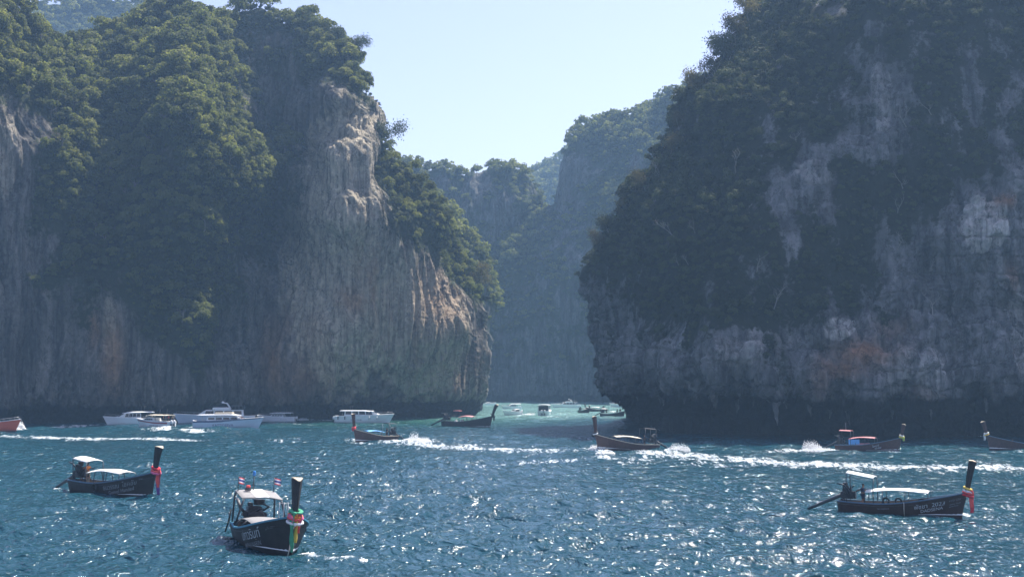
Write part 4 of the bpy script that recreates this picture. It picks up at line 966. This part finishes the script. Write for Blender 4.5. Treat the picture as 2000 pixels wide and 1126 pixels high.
b4 = longtail('longtail boat with faded pink roofs and a blue tarpaulin, shaded by the cliff', REDWOOD, RAILBLUE, PINKCLOTH, PINKCLOTH, garland=('white', 'yellow', 'lime'), ribbons=(('lime', .7, 0), ('orange', .6, .1)), postm=REDWOOD, detail=1, roof_tilt=-.1, canopy_x=(-2.7, 1.4), canopy_h=1.9, prow=2.0, lean=.5)
place(b4, on_water(1694, 880), rad(-30), .92, .05, pitch=-.03)
box('blue_tarpaulin', (-2.6, -.92, 1.0), (-.9, -.86, 1.75), BLUECLOTH, b4, .01); tube('flag_mast', [(-3.2, 0, 3.1), (-3.2, 0, 4.3)], .03, STEEL, b4, 5)
box('pink_cushion', (-1.5, -.9, .8), (.6, -.2, 1.15), PINKCLOTH, b4, .05)
hull_text('โชคทวี', .4, .6, .6, -1, LETTER, b4); hull_text('KRABI', .35, .64, .95, -1, LETTER, b4)
b5 = longtail('longtail boat half out of the picture at the right edge', REDWOOD, RAILBLUE, None, None, garland=('white', 'yellow'), ribbons=(('white', .9, 0),), postm=REDWOOD, detail=1, prow=1.9, lean=.7)
place(b5, on_water(1992, 878), rad(193), 1.0, .05, pitch=-.03)
person(on_boat(b5, 1.2, .1, .54), b5.rotation_euler.z, 'sit', 'khaki', 'dark', 'person seated in the longtail boat cut off by the right edge')
b6 = longtail('grey longtail boat with white canopy and long shaft beside the right cliff foot', DARKHULL, WHITE, CANVAS, CANVAS, garland=('white',), ribbons=(('white', .8, 0),), detail=1, prow=1.9, canopy_h=1.5, canopy_x=(-1.5, 1.2), roof_h=2.6)
place(b6, on_water(1196, 813), rad(-42), .78, .05)
for k, (x, lab) in enumerate(((-2.6, 'stern'), (1.9, 'middle'), (3.2, 'bow'))):
    person(on_boat(b6, x, .2, .5), b6.rotation_euler.z + k, 'stand' if k else 'steer', 'dark', 'dark', f'dark figure standing in the {lab} of the grey longtail boat beside the cliff foot')
b7 = longtail('tiny dark longtail boat in the lagoon, left one of a touching pair', DARKHULL, DARKSTEEL, CANVASGREY, None, garland=('dark',), ribbons=(), detail=1, prow=1.2, canopy_h=1.6)
place(b7, on_water(1141, 806), rad(-70), .72)
b8 = longtail('tiny pale-roofed longtail boat in the lagoon, right one of a touching pair', DARKHULL, WHITE, CANVAS, None, garland=('dark',), ribbons=(), detail=1, prow=1.2, canopy_h=1.7, canopy_x=(-2.5, 2))
place(b8, on_water(1163, 803), rad(140), .72)

# ------------------------------------------------------------------ speedboats and motor yachts
def speedboat(name, label, cat, L=12.0, B=3.2, hull=GEL, stripe=None, deckz=1.25, cabin=(-.25, .22), cab_h=1.0, roof=(-.38, .18), roof_h=2.55, roofm=WHITE, glass=GLASS, side_glass=True, outboards=2, fly=False, letters=None, arch=False,
              hullrise=.55, low=None, rail=True, top=None, bags=0):
    t = empty(name, (0, 0, 0), 0, label, cat); n = 22
    def b_(u): return B / 2 * (0.90 + .10 * float(smooth(u, 0, .3))) * (1 - np.clip((u - .5) / .51, 0, 1) ** 2.2)
    def zg(u): return deckz + hullrise * float(np.clip((u - .35) / .65, 0, 1)) ** 1.3
    def pt(u, s, side, off=0.0):
        z = zg(u) * s; fl = .84 - .5 * float(smooth(u, .55, 1)); y = float(b_(u)) * (fl + (1 - fl) * s) + .02 + off
        return Vector((-L / 2 + L * u + .55 * z * float(smooth(u, .7, 1)), side * y, z))
    rows = []
    for u in np.linspace(0, 1, n):
        u = float(u); half = [pt(u, s, 1) for s in (0, .3, .55, .8, 1)]; k = [Vector((half[0].x, 0, -.45))]
        q = k + half; rows.append([Vector((p.x, -p.y, p.z)) for p in q[::-1]] + q[1:])
    bm = bmesh.new(); vs = loft_bm(bm, rows); bm.faces.new(vs[0]); bm_obj('hull', bm, hull, t, True)
    bm = bmesh.new(); rr = [[Vector((p.x, p.y * .97, p.z - .03 + dz)) for p, dz in ((pt(float(u), 1, 1), 0), (Vector((pt(float(u), 1, 1).x, 0, zg(float(u)))), .12), (pt(float(u), 1, -1), 0))] for u in np.linspace(.0, 1, n)]
    loft_bm(bm, rr); bm_obj('deck', bm, WHITE, t, True)
    for s in (-1, 1):
        bm = bmesh.new(); rr = [[pt(float(u), 1, s) + Vector((0, s * .03, -.06)), pt(float(u), 1, s) + Vector((0, s * .03, .05)), pt(float(u), 1, s) + Vector((0, -s * .08, .05))] for u in np.linspace(0, 1, n)]
        loft_bm(bm, rr); bm_obj('rub_rail', bm, stripe if (stripe and low) else WHITE, t)
        if stripe:
            bm = bmesh.new(); a, c = (.62, .86) if not low else low
            rr = [[pt(float(u), a + (.1 if u > .5 else 0) * float(u), s, .012), pt(float(u), c, s, .012)] for u in np.linspace(0, .97, n)]
            loft_bm(bm, rr); bm_obj('hull_stripe', bm, stripe, t)
        if letters:
            me = text_mesh(letters[0], letters[1]); xs = [v.co.x for v in me.vertices]; w = max(xs) - min(xs); x0 = min(xs)
            for v in me.vertices:
                sx = v.co.x - x0; u = letters[2] + (sx if s < 0 else w - sx) / L; z = letters[3] + v.co.y; v.co = pt(u, z / zg(u), s, .02)
            me.update(); link_mesh('lettering', me, LETTERBLUE, t)
    # cabin
    c0, c1 = cabin[0] * L, cabin[1] * L; w = B * .40; z0 = deckz + .02; z1 = deckz + cab_h; sl = cab_h * 1.3
    bm = bmesh.new(); loft_bm(bm, [[Vector((c0, w, z0)), Vector((c0, -w, z0)), Vector((c1 + sl, -w * .65, z0 + .25)), Vector((c1 + sl, w * .65, z0 + .25))], [Vector((c0 + .15, w * .95, z1 - .05)), Vector((c0 + .15, -w * .95, z1 - .05)), Vector((c1, -w * .85, z1 - .05)), Vector((c1, w * .85, z1 - .05))], [Vector((c0 + .3, w * .85, z1 + .05)), Vector((c0 + .3, -w * .85, z1 + .05)), Vector((c1 - .2, -w * .75, z1 + .05)), Vector((c1 - .2, w * .75, z1 + .05))]], True)
    bm.faces.new(bm.verts[-4:]) if False else None
    bm.verts.ensure_lookup_table(); bm.faces.new([bm.verts[k] for k in (8, 9, 10, 11)])
    cab = bm_obj('cabin', bm, WHITE, t)
    def quad(name, ps, m):
        bm = bmesh.new(); ps = [Vector(p) for p in ps]; nrm = (ps[1] - ps[0]).cross(ps[2] - ps[0]).normalized()
        cen = sum(ps, Vector()) / 4
        if nrm.dot(cen - Vector(((c0 + c1) / 2, 0, z0))) < 0: nrm = -nrm
        a = [bm.verts.new(p + nrm * .025) for p in ps]; b = [bm.verts.new(p - nrm * .02) for p in ps]; bm.faces.new(a)
        for i in range(4): bm.faces.new((a[i], a[(i + 1) % 4], b[(i + 1) % 4], b[i]))
        return bm_obj(name, bm, m, t)
    if side_glass:
        for s in (-1, 1):
            nw = 4
            for k in range(nw):
                f0, f1 = k / nw + .02, (k + 1) / nw - .02; zb, zt = z0 + cab_h * .30, z1 - .14
                wb = lambda f, q: s * (w - (.05 * w) * q - f * (.25 * w if q < .6 else .10 * w) * (1 if f > .5 else .6))
                quad('window', [(c0 + .2 + (c1 - c0 - .2) * f0, s * w * (.975 - .12 * f0), zb), (c0 + .2 + (c1 - c0 - .1) * f1, s * w * (.975 - .12 * f1), zb), (c0 + .25 + (c1 - c0 - .4) * f1, s * w * (.962 - .10 * f1), zt), (c0 + .25 + (c1 - c0 - .3) * f0, s * w * (.962 - .10 * f0), zt)], glass)
    quad('windscreen', [(c1 + sl * .8, -w * .62, z0 + .40), (c1 + sl * .8, w * .62, z0 + .40), (c1 + .12, w * .78, z1 - .08), (c1 + .12, -w * .78, z1 - .08)], glass)
    if roof:
        r0, r1 = roof[0] * L, roof[1] * L; rows = []
        for f in np.linspace(0, 1, 9):
            x = r0 + (r1 - r0) * f; tap = 1 - .25 * float(smooth(f, .75, 1)); rows.append([Vector((x, y * tap, roof_h + .12 - .14 * (y / (B * .45)) ** 2 - .22 * float(smooth(f, .8, 1)))) for y in np.linspace(-B * .45, B * .45, 7)])
        sheet('canopy_roof', rows, .12, roofm, t)
        for x in (r0 + .15, (r0 + r1) / 2, r1 - .6):
            for s in (-1, 1): tube('roof_post', [(x, s * B * .42, roof_h - .1), (x - .1, s * B * .42, deckz)], .035, STEEL, t, 5)
    if rail:
        for s in (-1, 1):
            us = [float(u) for u in np.linspace(.62, .97, 5)]; pts = [pt(u, 1, s) + Vector((-.05, -s * .12, .55)) for u in us]; tube('bow_rail', pts, .022, STEEL, t, 5)
            for u, p in zip(us, pts): tube('rail_post', [p, pt(u, 1, s) + Vector((-.05, -s * .08, 0))], .018, STEEL, t, 4)
    if fly:
        f0, f1 = fly; zf = z1 + .06
        box('flybridge', (f0 * L, -w * .9, zf), (f1 * L, w * .9, zf + .55), WHITE, t, .15); quad('flybridge_screen', [(f1 * L, -w * .8, zf + .5), (f1 * L, w * .8, zf + .5), (f1 * L - .5, w * .7, zf + 1.1), (f1 * L - .5, -w * .7, zf + 1.1)], glass)
        bm = bmesh.new()
        for s in (-1, 1): tube_bm(bm, [(f0 * L + .2, s * w * .85, zf + .5), (f0 * L + .9, s * w * .8, zf + 1.5), (f0 * L + 1.9, s * w * .7, zf + 1.6)], .09, 6)
        tube_bm(bm, [(f0 * L + 1.9, -w * .7, zf + 1.6), (f0 * L + 1.9, w * .7, zf + 1.6)], .09, 6); bm_obj('radar_arch', bm, WHITE, t, True)
        bm = bmesh.new(); lathe_bm(bm, [(.1, zf + 1.6), (.32, zf + 1.65), (.30, zf + 1.85), (.1, zf + 1.95)], 12, 'Z', (f0 * L + 1.8, 0, 0)); bm_obj('radar_dome', bm, WHITE, t, True)
        for s in (-1, 1):
            tube('fly_rail', [(f0 * L - 2.6, s * w * .9, zf + .95), (f0 * L, s * w * .9, zf + .95)], .025, STEEL, t, 5)
            for x in np.linspace(f0 * L - 2.6, f0 * L - .2, 4): tube('rail_post', [(x, s * w * .9, zf + .95), (x, s * w * .9, zf - .05)], .02, STEEL, t, 4)
        box('fly_deck', (f0 * L - 2.8, -w * .95, zf - .12), (f1 * L, w * .95, zf - .01), WHITE, t, .04)
    for k in range(outboards):
        y = (k - (outboards - 1) / 2) * .82; o = empty_part('outboard_motor', t, (-L / 2 - .35, y, .55)); bm = bmesh.new()
        lathe_bm(bm, [(.12, .25), (.26, .30), (.30, .55), (.29, .90), (.20, 1.10), (.05, 1.16)], 12, 'Z'); bm_obj('cowl', bm, COWL, o, True)
        bm = bmesh.new(); add_box(bm, (-.12, -.08, -.95), (.14, .08, .32), .03); add_box(bm, (.05, -.12, -.1), (.38, .12, .25), .03); bm_obj('drive_leg', bm, DARKSTEEL, o)
    for s in (-.35, .35): tube('aerial', [(roof[0] * L * .5 if roof else c0, s * B, (roof_h if roof else z1)), ((roof[0] * L * .5 if roof else c0) - .15, s * B, (roof_h if roof else z1) + 1.3)], .018, STEEL, t, 4)
    return t
def spd(o, stern, bow, L, dz=0.0, pitch=0.0):
    a, b = on_water(*stern), on_water(*bow); d = b - a
    return place(o, (a + b) / 2, math.atan2(d[1], d[0]), np.linalg.norm(d[:2]) / L, dz, pitch)
s1 = speedboat('speedboat', 'orange red speedboat throwing spray at the left edge of the picture', 'speedboat', 12, 3.2, GELORANGE, None, 1.5, (-.3, .1), .6, (-.42, .05), 2.9, GELORANGE, outboards=0)
place(s1, on_water(-18, 843), rad(-12), .9, .25, pitch=-.06)
s3 = speedboat('speedboat', 'white speedboat with a large dark windscreen, half hidden behind the striped one', 'speedboat', 11, 3.4, GEL, None, 1.3, (-.15, .18), 1.25, (-.42, .14), 2.75, WHITE, outboards=0, side_glass=True)
place(s3, on_water(258, 829), rad(212), .98, .1)
s2 = speedboat('speedboat', 'white speedboat with a maroon stripe and two pale outboards, crowded at the stern', 'speedboat', 10.5, 3.0, GEL, STRIPE_R, 1.35, (-.05, .25), .75, (-.46, .22), 2.75, CREAM, outboards=2, letters=('MONTRI TOUR', .42, .28, .28))
place(s2, on_water(304, 834), rad(146), .92, .05)
for k, (x, y, sh, po) in enumerate(((-4.6, -.9, 'khaki', 'stand'), (-4.3, .1, 'red', 'stand'), (-4.0, .9, 'dark', 'stand'), (-3.5, -.5, 'navy', 'stand'), (-3.2, .6, 'orange', 'stand'))):
    person(on_boat(s2, x, y, 1.0), s2.rotation_euler.z + k, po, sh, 'dark', f'passenger in {dict(khaki="a drab", red="a red", dark="a black", navy="a navy", orange="an orange")[sh]} top standing at the stern of the striped speedboat')
s4 = speedboat('motor_yacht', 'white flybridge motor yacht with a raised top deck, behind the blue striped speedboat', 'yacht', 17, 4.4, GELBLUE, None, 1.7, (-.35, .16), 1.35, None, 0, WHITE, GLASSBROWN, True, 0, fly=(-.18, .06))
place(s4, on_water(424, 827), rad(188), .98, .05)
s5 = speedboat('speedboat', 'long white speedboat with a navy stripe and lettering, in front of the yacht', 'speedboat', 14, 3.4, GELBLUE, STRIPE_B, 1.5, (-.28, .20), .8, (-.43, .20), 2.75, WHITE, GLASSBROWN, True, 1, letters=('KATTIDEEVA', .78, .32, .28), low=(.80, .93))
place(s5, on_water(443, 835), rad(-9), .98, .05, pitch=-.02)
box('canvas_bundle', (-2.5, -.8, 2.85), (1.5, .8, 3.2), CREAM, s5, .15)
s6 = speedboat('speedboat', 'white speedboat with one long white roof, close right of the yacht', 'speedboat', 11.5, 3.2, GEL, None, 1.5, (-.18, .15), .75, (-.40, .22), 2.75, WHITE, GLASS, True, 1, letters=('Princess Coral', .36, .22, .55))
place(s6, on_water(543, 823), rad(172), .74, .05)
s7 = speedboat('speedboat', 'big white speedboat with a long tinted cabin and three outboards, off the ochre cliff wall', 'speedboat', 14.5, 3.8, GEL, None, 1.75, (-.32, .20), 1.35, (-.40, .18), 3.15, WHITE, GLASS, True, 3, letters=('SEA      WIND', .5, .30, .6))
place(s7, on_water(708, 825), rad(-5), .86, .05)
for x in (-6.2, -4.4, 2.2, 4.2): tube('fender', [(x, -1.98 if x < 3 else -1.62, 1.7), (x, -2.0 if x < 3 else -1.62, .9)], .13, RUBBER if x < 0 else CL['white'], s7, 7)
f1 = speedboat('tender', 'small grey launch with a white cuddy running left in the lagoon mouth', 'launch', 6.5, 2.4, COWL, None, 1.1, (-.35, -.1), .9, None, 0, outboards=1, rail=False)
place(f1, on_water(1002, 810), rad(212), .8)
f2 = speedboat('speedboat', 'broad speedboat seen from astern with a dark cabin, running into the lagoon', 'speedboat', 10, 3.6, GEL, None, 1.3, (-.46, .2), 1.5, (-.48, .2), 3.0, WHITE, GLASS, True, 2)
quadp = box('stern_window', (-4.72, -1.3, 1.45), (-4.62, 1.3, 2.75), GLASS, f2, .02); place(f2, on_water(1064, 811), rad(84), .98)
f3 = speedboat('speedboat', 'white speedboat with roof rails moored behind the small grey launch in the lagoon', 'speedboat', 10, 3.2, GEL, None, 1.5, (-.2, .15), .9, (-.45, .1), 2.9, WHITE, GLASS, True, 0)
place(f3, on_water(1000, 799), rad(205), .62)
f4 = speedboat('motor_yacht', 'hazy white motor yacht far back in the lagoon under the shaded wall', 'yacht', 15, 4, GEL, None, 1.7, (-.3, .15), 1.2, None, 0, WHITE, GLASS, True, 0, fly=(-.2, .05))
place(f4, on_water(1107, 796), rad(190), .62)
f5 = speedboat('speedboat', 'hazy white boat just showing beside the foot of the right cliff', 'speedboat', 10, 3.0, GEL, None, 1.4, (-.2, .1), .9, (-.4, .1), 2.7, WHITE, GLASS, True, 0)
place(f5, on_water(1214, 795), rad(185), .7)
f6 = speedboat('speedboat', 'faint white boat by the tip of the left cliff in the lagoon', 'speedboat', 10, 3.0, GEL, None, 1.3, (-.2, .1), .8, None, 0, WHITE, GLASS, True, 0)
place(f6, on_water(954, 791), rad(20), .5)

# ------------------------------------------------------------------ stalactites under the notch, bare trees, spray
def ray_cliff(cl, px, py):
    """Nearest front vertex of a cliff to a photo pixel."""
    d = np.where(cl.front, (cl.px - px) ** 2 + (cl.py - py) ** 2, 1e9); k = np.unravel_index(np.argmin(d), d.shape); return cl.P[k].copy(), cl.n[k].copy()
def stalactite_mesh(seed):
    rng = np.random.default_rng(seed); bm = bmesh.new(); rings = []; seg = 9
    for i in range(9):
        f = i / 8; r = .55 * (1 - f) ** .75 + .05; ox, oy = rng.uniform(-.12, .12) * f * 2, rng.uniform(-.12, .12) * f * 2
        rings.append([bm.verts.new((ox + r * rng.uniform(.7, 1.3) * math.cos(a), oy + r * rng.uniform(.7, 1.3) * math.sin(a), -f * 3.6 + rng.uniform(-.1, .1))) for a in np.linspace(0, 6.283, seg, endpoint=False)])
    for a, b in zip(rings, rings[1:]):
        for i in range(seg): bm.faces.new((a[i], a[(i + 1) % seg], b[(i + 1) % seg], b[i]))
    bm.faces.new(rings[0][::-1]); bm.faces.new(rings[-1])
    me = bpy.data.meshes.new('stalactite'); bm.to_mesh(me); bm.free(); me.materials.append(ROCK_R); me.polygons.foreach_set('use_smooth', np.ones(len(me.polygons), bool)); return me
STAL = [stalactite_mesh(k) for k in range(4)]
rs = random.Random(4)
for k, (x, y, s_) in enumerate([(1212, 770, .6), (1246, 766, .8), (1283, 764, .9), (1300, 768, .6), (1340, 762, .7), (1392, 760, 1.3), (1402, 764, .8), (1441, 762, 1.0), (1476, 764, .6), (1503, 764, 1.1), (1535, 766, 1.2), (1560, 772, .7), (1590, 784, 1.0), (1622, 788, .7), (1660, 792, .8), (1745, 796, .6), (1822, 786, .7), (1878, 784, .6), (1940, 776, .8)]):
    p, n = ray_cliff(right_cliff, x, y); o = bpy.data.objects.new('stalactite', STAL[k % 4]); C.objects.link(o); o.parent = right_cliff.o
    o.location = p + np.array([0, .9, .9 * s_]); o.scale = (s_, s_, s_ * rs.uniform(.8, 1.2)); o.rotation_euler = (rs.uniform(-.1, .1), rs.uniform(-.1, .1), rs.uniform(0, 6))

def branch_points(seed, H=1.0, lean=(0.25, 0.0)):
    rng = random.Random(seed); segs, tips = [], []
    def grow(p, d, ln, r, lev):
        pts = [p]; q = p; dd = d.copy()
        for i in range(4):
            dd = (dd + Vector((rng.uniform(-.28, .28), rng.uniform(-.28, .28), rng.uniform(-.08, .22)))).normalized(); q = q + dd * ln / 4; pts.append(q)
        segs.append((pts, [r * (1 - .16 * i) for i in range(5)]))
        if lev == 3: tips.append(q); return
        for k in range(3 if lev < 2 else 2):
            b = pts[2 + (k % 3)]; a = Vector((rng.uniform(-1, 1), rng.uniform(-1, 1), rng.uniform(-.1, .8))).normalized()
            grow(b, (dd * .6 + a * .8).normalized(), ln * rng.uniform(.5, .72), r * .52, lev + 1)
        tips.append(q)
    grow(Vector((0, 0, 0)), Vector((lean[0], lean[1], 1)).normalized(), H * .55, .026, 0)
    return segs, tips
def bare_mesh(seed, m=DEADWOOD):
    segs, tips = branch_points(seed); bm = bmesh.new()
    for pts, r in segs: tube_bm(bm, pts, r, 4)
    me = bpy.data.meshes.new('branches'); bm.to_mesh(me); bm.free(); me.materials.append(m); return me, tips
BARE = [bare_mesh(50 + k) for k in range(6)]
def sparse_crown(k, m, per=70):
    rng = np.random.default_rng(900 + k); tips = np.array([tuple(t) for t in BARE[k][1]])
    c = (tips[:, None, :] + rng.normal(size=(len(tips), per, 3)) * .10).reshape(-1, 3); V, Fq = leaf_quads(c, rng.normal(size=c.shape), .022, rng)
    me = np_mesh('sparse_crown', V, Fq); me.materials.append(m); return me
SPARSE_DRY = [sparse_crown(k, LEAF_DRY) for k in range(3)]; SPARSE_GREEN = [sparse_crown(k + 3, LEAF_DARK, 80) for k in range(3)]
GREYWOOD = BARK
def bare_tree(cl, px, py, H, k, label, group=None, leaves=None, tilt=0.5, az=None):
    p, n = ray_cliff(cl, px, py); t = empty('bare_tree' if leaves is None else 'dry_tree', p - n * .3, rs.uniform(0, 6.28), label, 'tree', group); t.scale = (H,) * 3
    q = Vector((0, 0, 1)).lerp(Vector(n), tilt).normalized().to_track_quat('Z', 'Y'); t.rotation_euler = (q @ Euler((0, 0, rs.uniform(0, 6.28))).to_quaternion()).to_euler()
    o = bpy.data.objects.new('trunk', BARE[k % 6][0]); C.objects.link(o); o.parent = t
    if leaves: o = bpy.data.objects.new('crown', leaves[k % 3]); C.objects.link(o); o.parent = t
for k, (x, y, H, lab) in enumerate([(1447, 44, 9, 'topmost leafy-edged tree on the left brow of the right cliff'), (1418, 82, 9, 'dry pale-leaved tree below the topmost one on the right cliff brow'), (1396, 112, 9.5, 'big open-crowned dry tree overhanging the brow of the right cliff'),
        (1372, 146, 7, 'dry tree at the lower end of the upper row on the brow'), (1340, 190, 8.5, 'round open-crowned tree standing out against the sky over the distant ridge'), (1326, 214, 6, 'small dry tree just below the round open-crowned one'),
        (1316, 258, 5, 'pale dry shrub tree on the brow beside the distant wooded ridge'), (1292, 306, 7, 'dry tree sticking out from the brow above the leafy corner'), (1268, 350, 7, 'dark leafy tree on the brow at mid height'), (1240, 380, 6.5, 'bushy tree on the brow over the hazy gorge'),
        (1207, 434, 6.5, 'dry brownish tree on the lower brow over the gorge'), (1186, 464, 6.5, 'brown leafless-looking tree near the end of the brow'), (1166, 494, 6, 'lowest dry tree on the brow of the right cliff')]):
    bare_tree(right_cliff, x + 14, y + 10, H * .8, k, lab, 'trees along the brow of the right cliff', SPARSE_DRY if k % 3 != 2 else SPARSE_GREEN, .12)
rb_ = np.random.default_rng(77)
for k in range(22):
    x, y = rb_.uniform(1220, 1900), rb_.uniform(150, 640)
    if y < 560 - 1.0 * (x - 1160): continue
    bare_tree(right_cliff, x, y, rb_.uniform(3, 6), k, 'leafless pale tree with crooked branches rooted on the face of the right cliff', 'leafless trees on the face of the right cliff', None, rb_.uniform(.35, .8))
bare_tree(left_cliff, 752, 296, 8, 4, 'open-crowned tree standing clear of the shoulder right of the bare buttress', None, SPARSE_GREEN, .1)
bare_tree(left_cliff, 664, 88, 6.5, 1, 'upper flat-crowned tree leaning out over the right crest of the left cliff', None, SPARSE_GREEN, .4)
bare_tree(left_cliff, 676, 112, 6.5, 2, 'lower flat-crowned tree leaning out over the right crest of the left cliff', None, SPARSE_GREEN, .4)
bare_tree(left_cliff, 944, 560, 8, 3, 'dry tree leaning out over the channel from the end of the left cliff', None, SPARSE_DRY, .7)

SPRAYM = plain('white_spray', (0.85, 0.87, 0.88), 0.7, vary=.03)
def spray(px, py, w, h, dx, n, seed, base=0.5):
    """Flung water: many small droplets and torn flakes thinning out upwards."""
    rng = np.random.default_rng(seed); c = on_water(px, py)
    f = rng.beta(1.0, 2.6, n); a = rng.uniform(0, 6.283, n); rr = np.sqrt(rng.uniform(0, 1, n)) * w * (1 - .55 * f)
    P = np.stack([c[0] + dx * f + rr * np.cos(a), c[1] + .8 * rr * np.sin(a), f * h * rng.uniform(.6, 1.1, n)], 1)
    s = rng.uniform(.02, .085, n) * (1.3 - f); tet = np.array([[1, 1, 1], [1, -1, -1], [-1, 1, -1], [-1, -1, 1]]) * .8
    V = (P[:, None] + tet[None] * s[:, None, None] * rng.uniform(.6, 1.4, (n, 4, 1))).reshape(-1, 3)
    Fq = (np.arange(n)[:, None, None] * 4 + np.array([[0, 1, 2], [0, 3, 1], [0, 2, 3], [1, 3, 2]])[None]).reshape(-1, 3)
    tag(link_mesh('spray', np_mesh('spray', V, Fq), SPRAYM), kind='stuff')
spray(806, 863, 3.0, .9, 1.2, 4600, 1); spray(806, 860, 1.0, 2.0, .4, 450, 11); spray(830, 866, 3.0, .5, 1.0, 1800, 12)
spray(1168, 880, 1.4, 1.1, -.3, 2600, 2); spray(1182, 886, 1.4, .5, .3, 1200, 13); spray(1322, 882, 1.9, 1.5, .6, 1300, 3); spray(1260, 884, 3.0, .5, .3, 1500, 14)
spray(1588, 878, 1.6, 1.8, -.6, 1100, 4); spray(1600, 880, 3.0, .6, .0, 1500, 15); spray(38, 839, 1.3, 2.3, -.4, 3800, 5); spray(28, 840, 1.6, .9, .0, 1800, 16)
spray(602, 1084, .6, .2, .1, 200, 6); spray(706, 1096, .35, .22, .0, 260, 17); spray(1030, 810, 2.0, .8, 1.4, 700, 7); spray(320, 838, 2.2, .6, .5, 1200, 8); spray(590, 820, 1.6, .7, .6, 800, 9); spray(112, 957, .5, .25, 0, 260, 18)
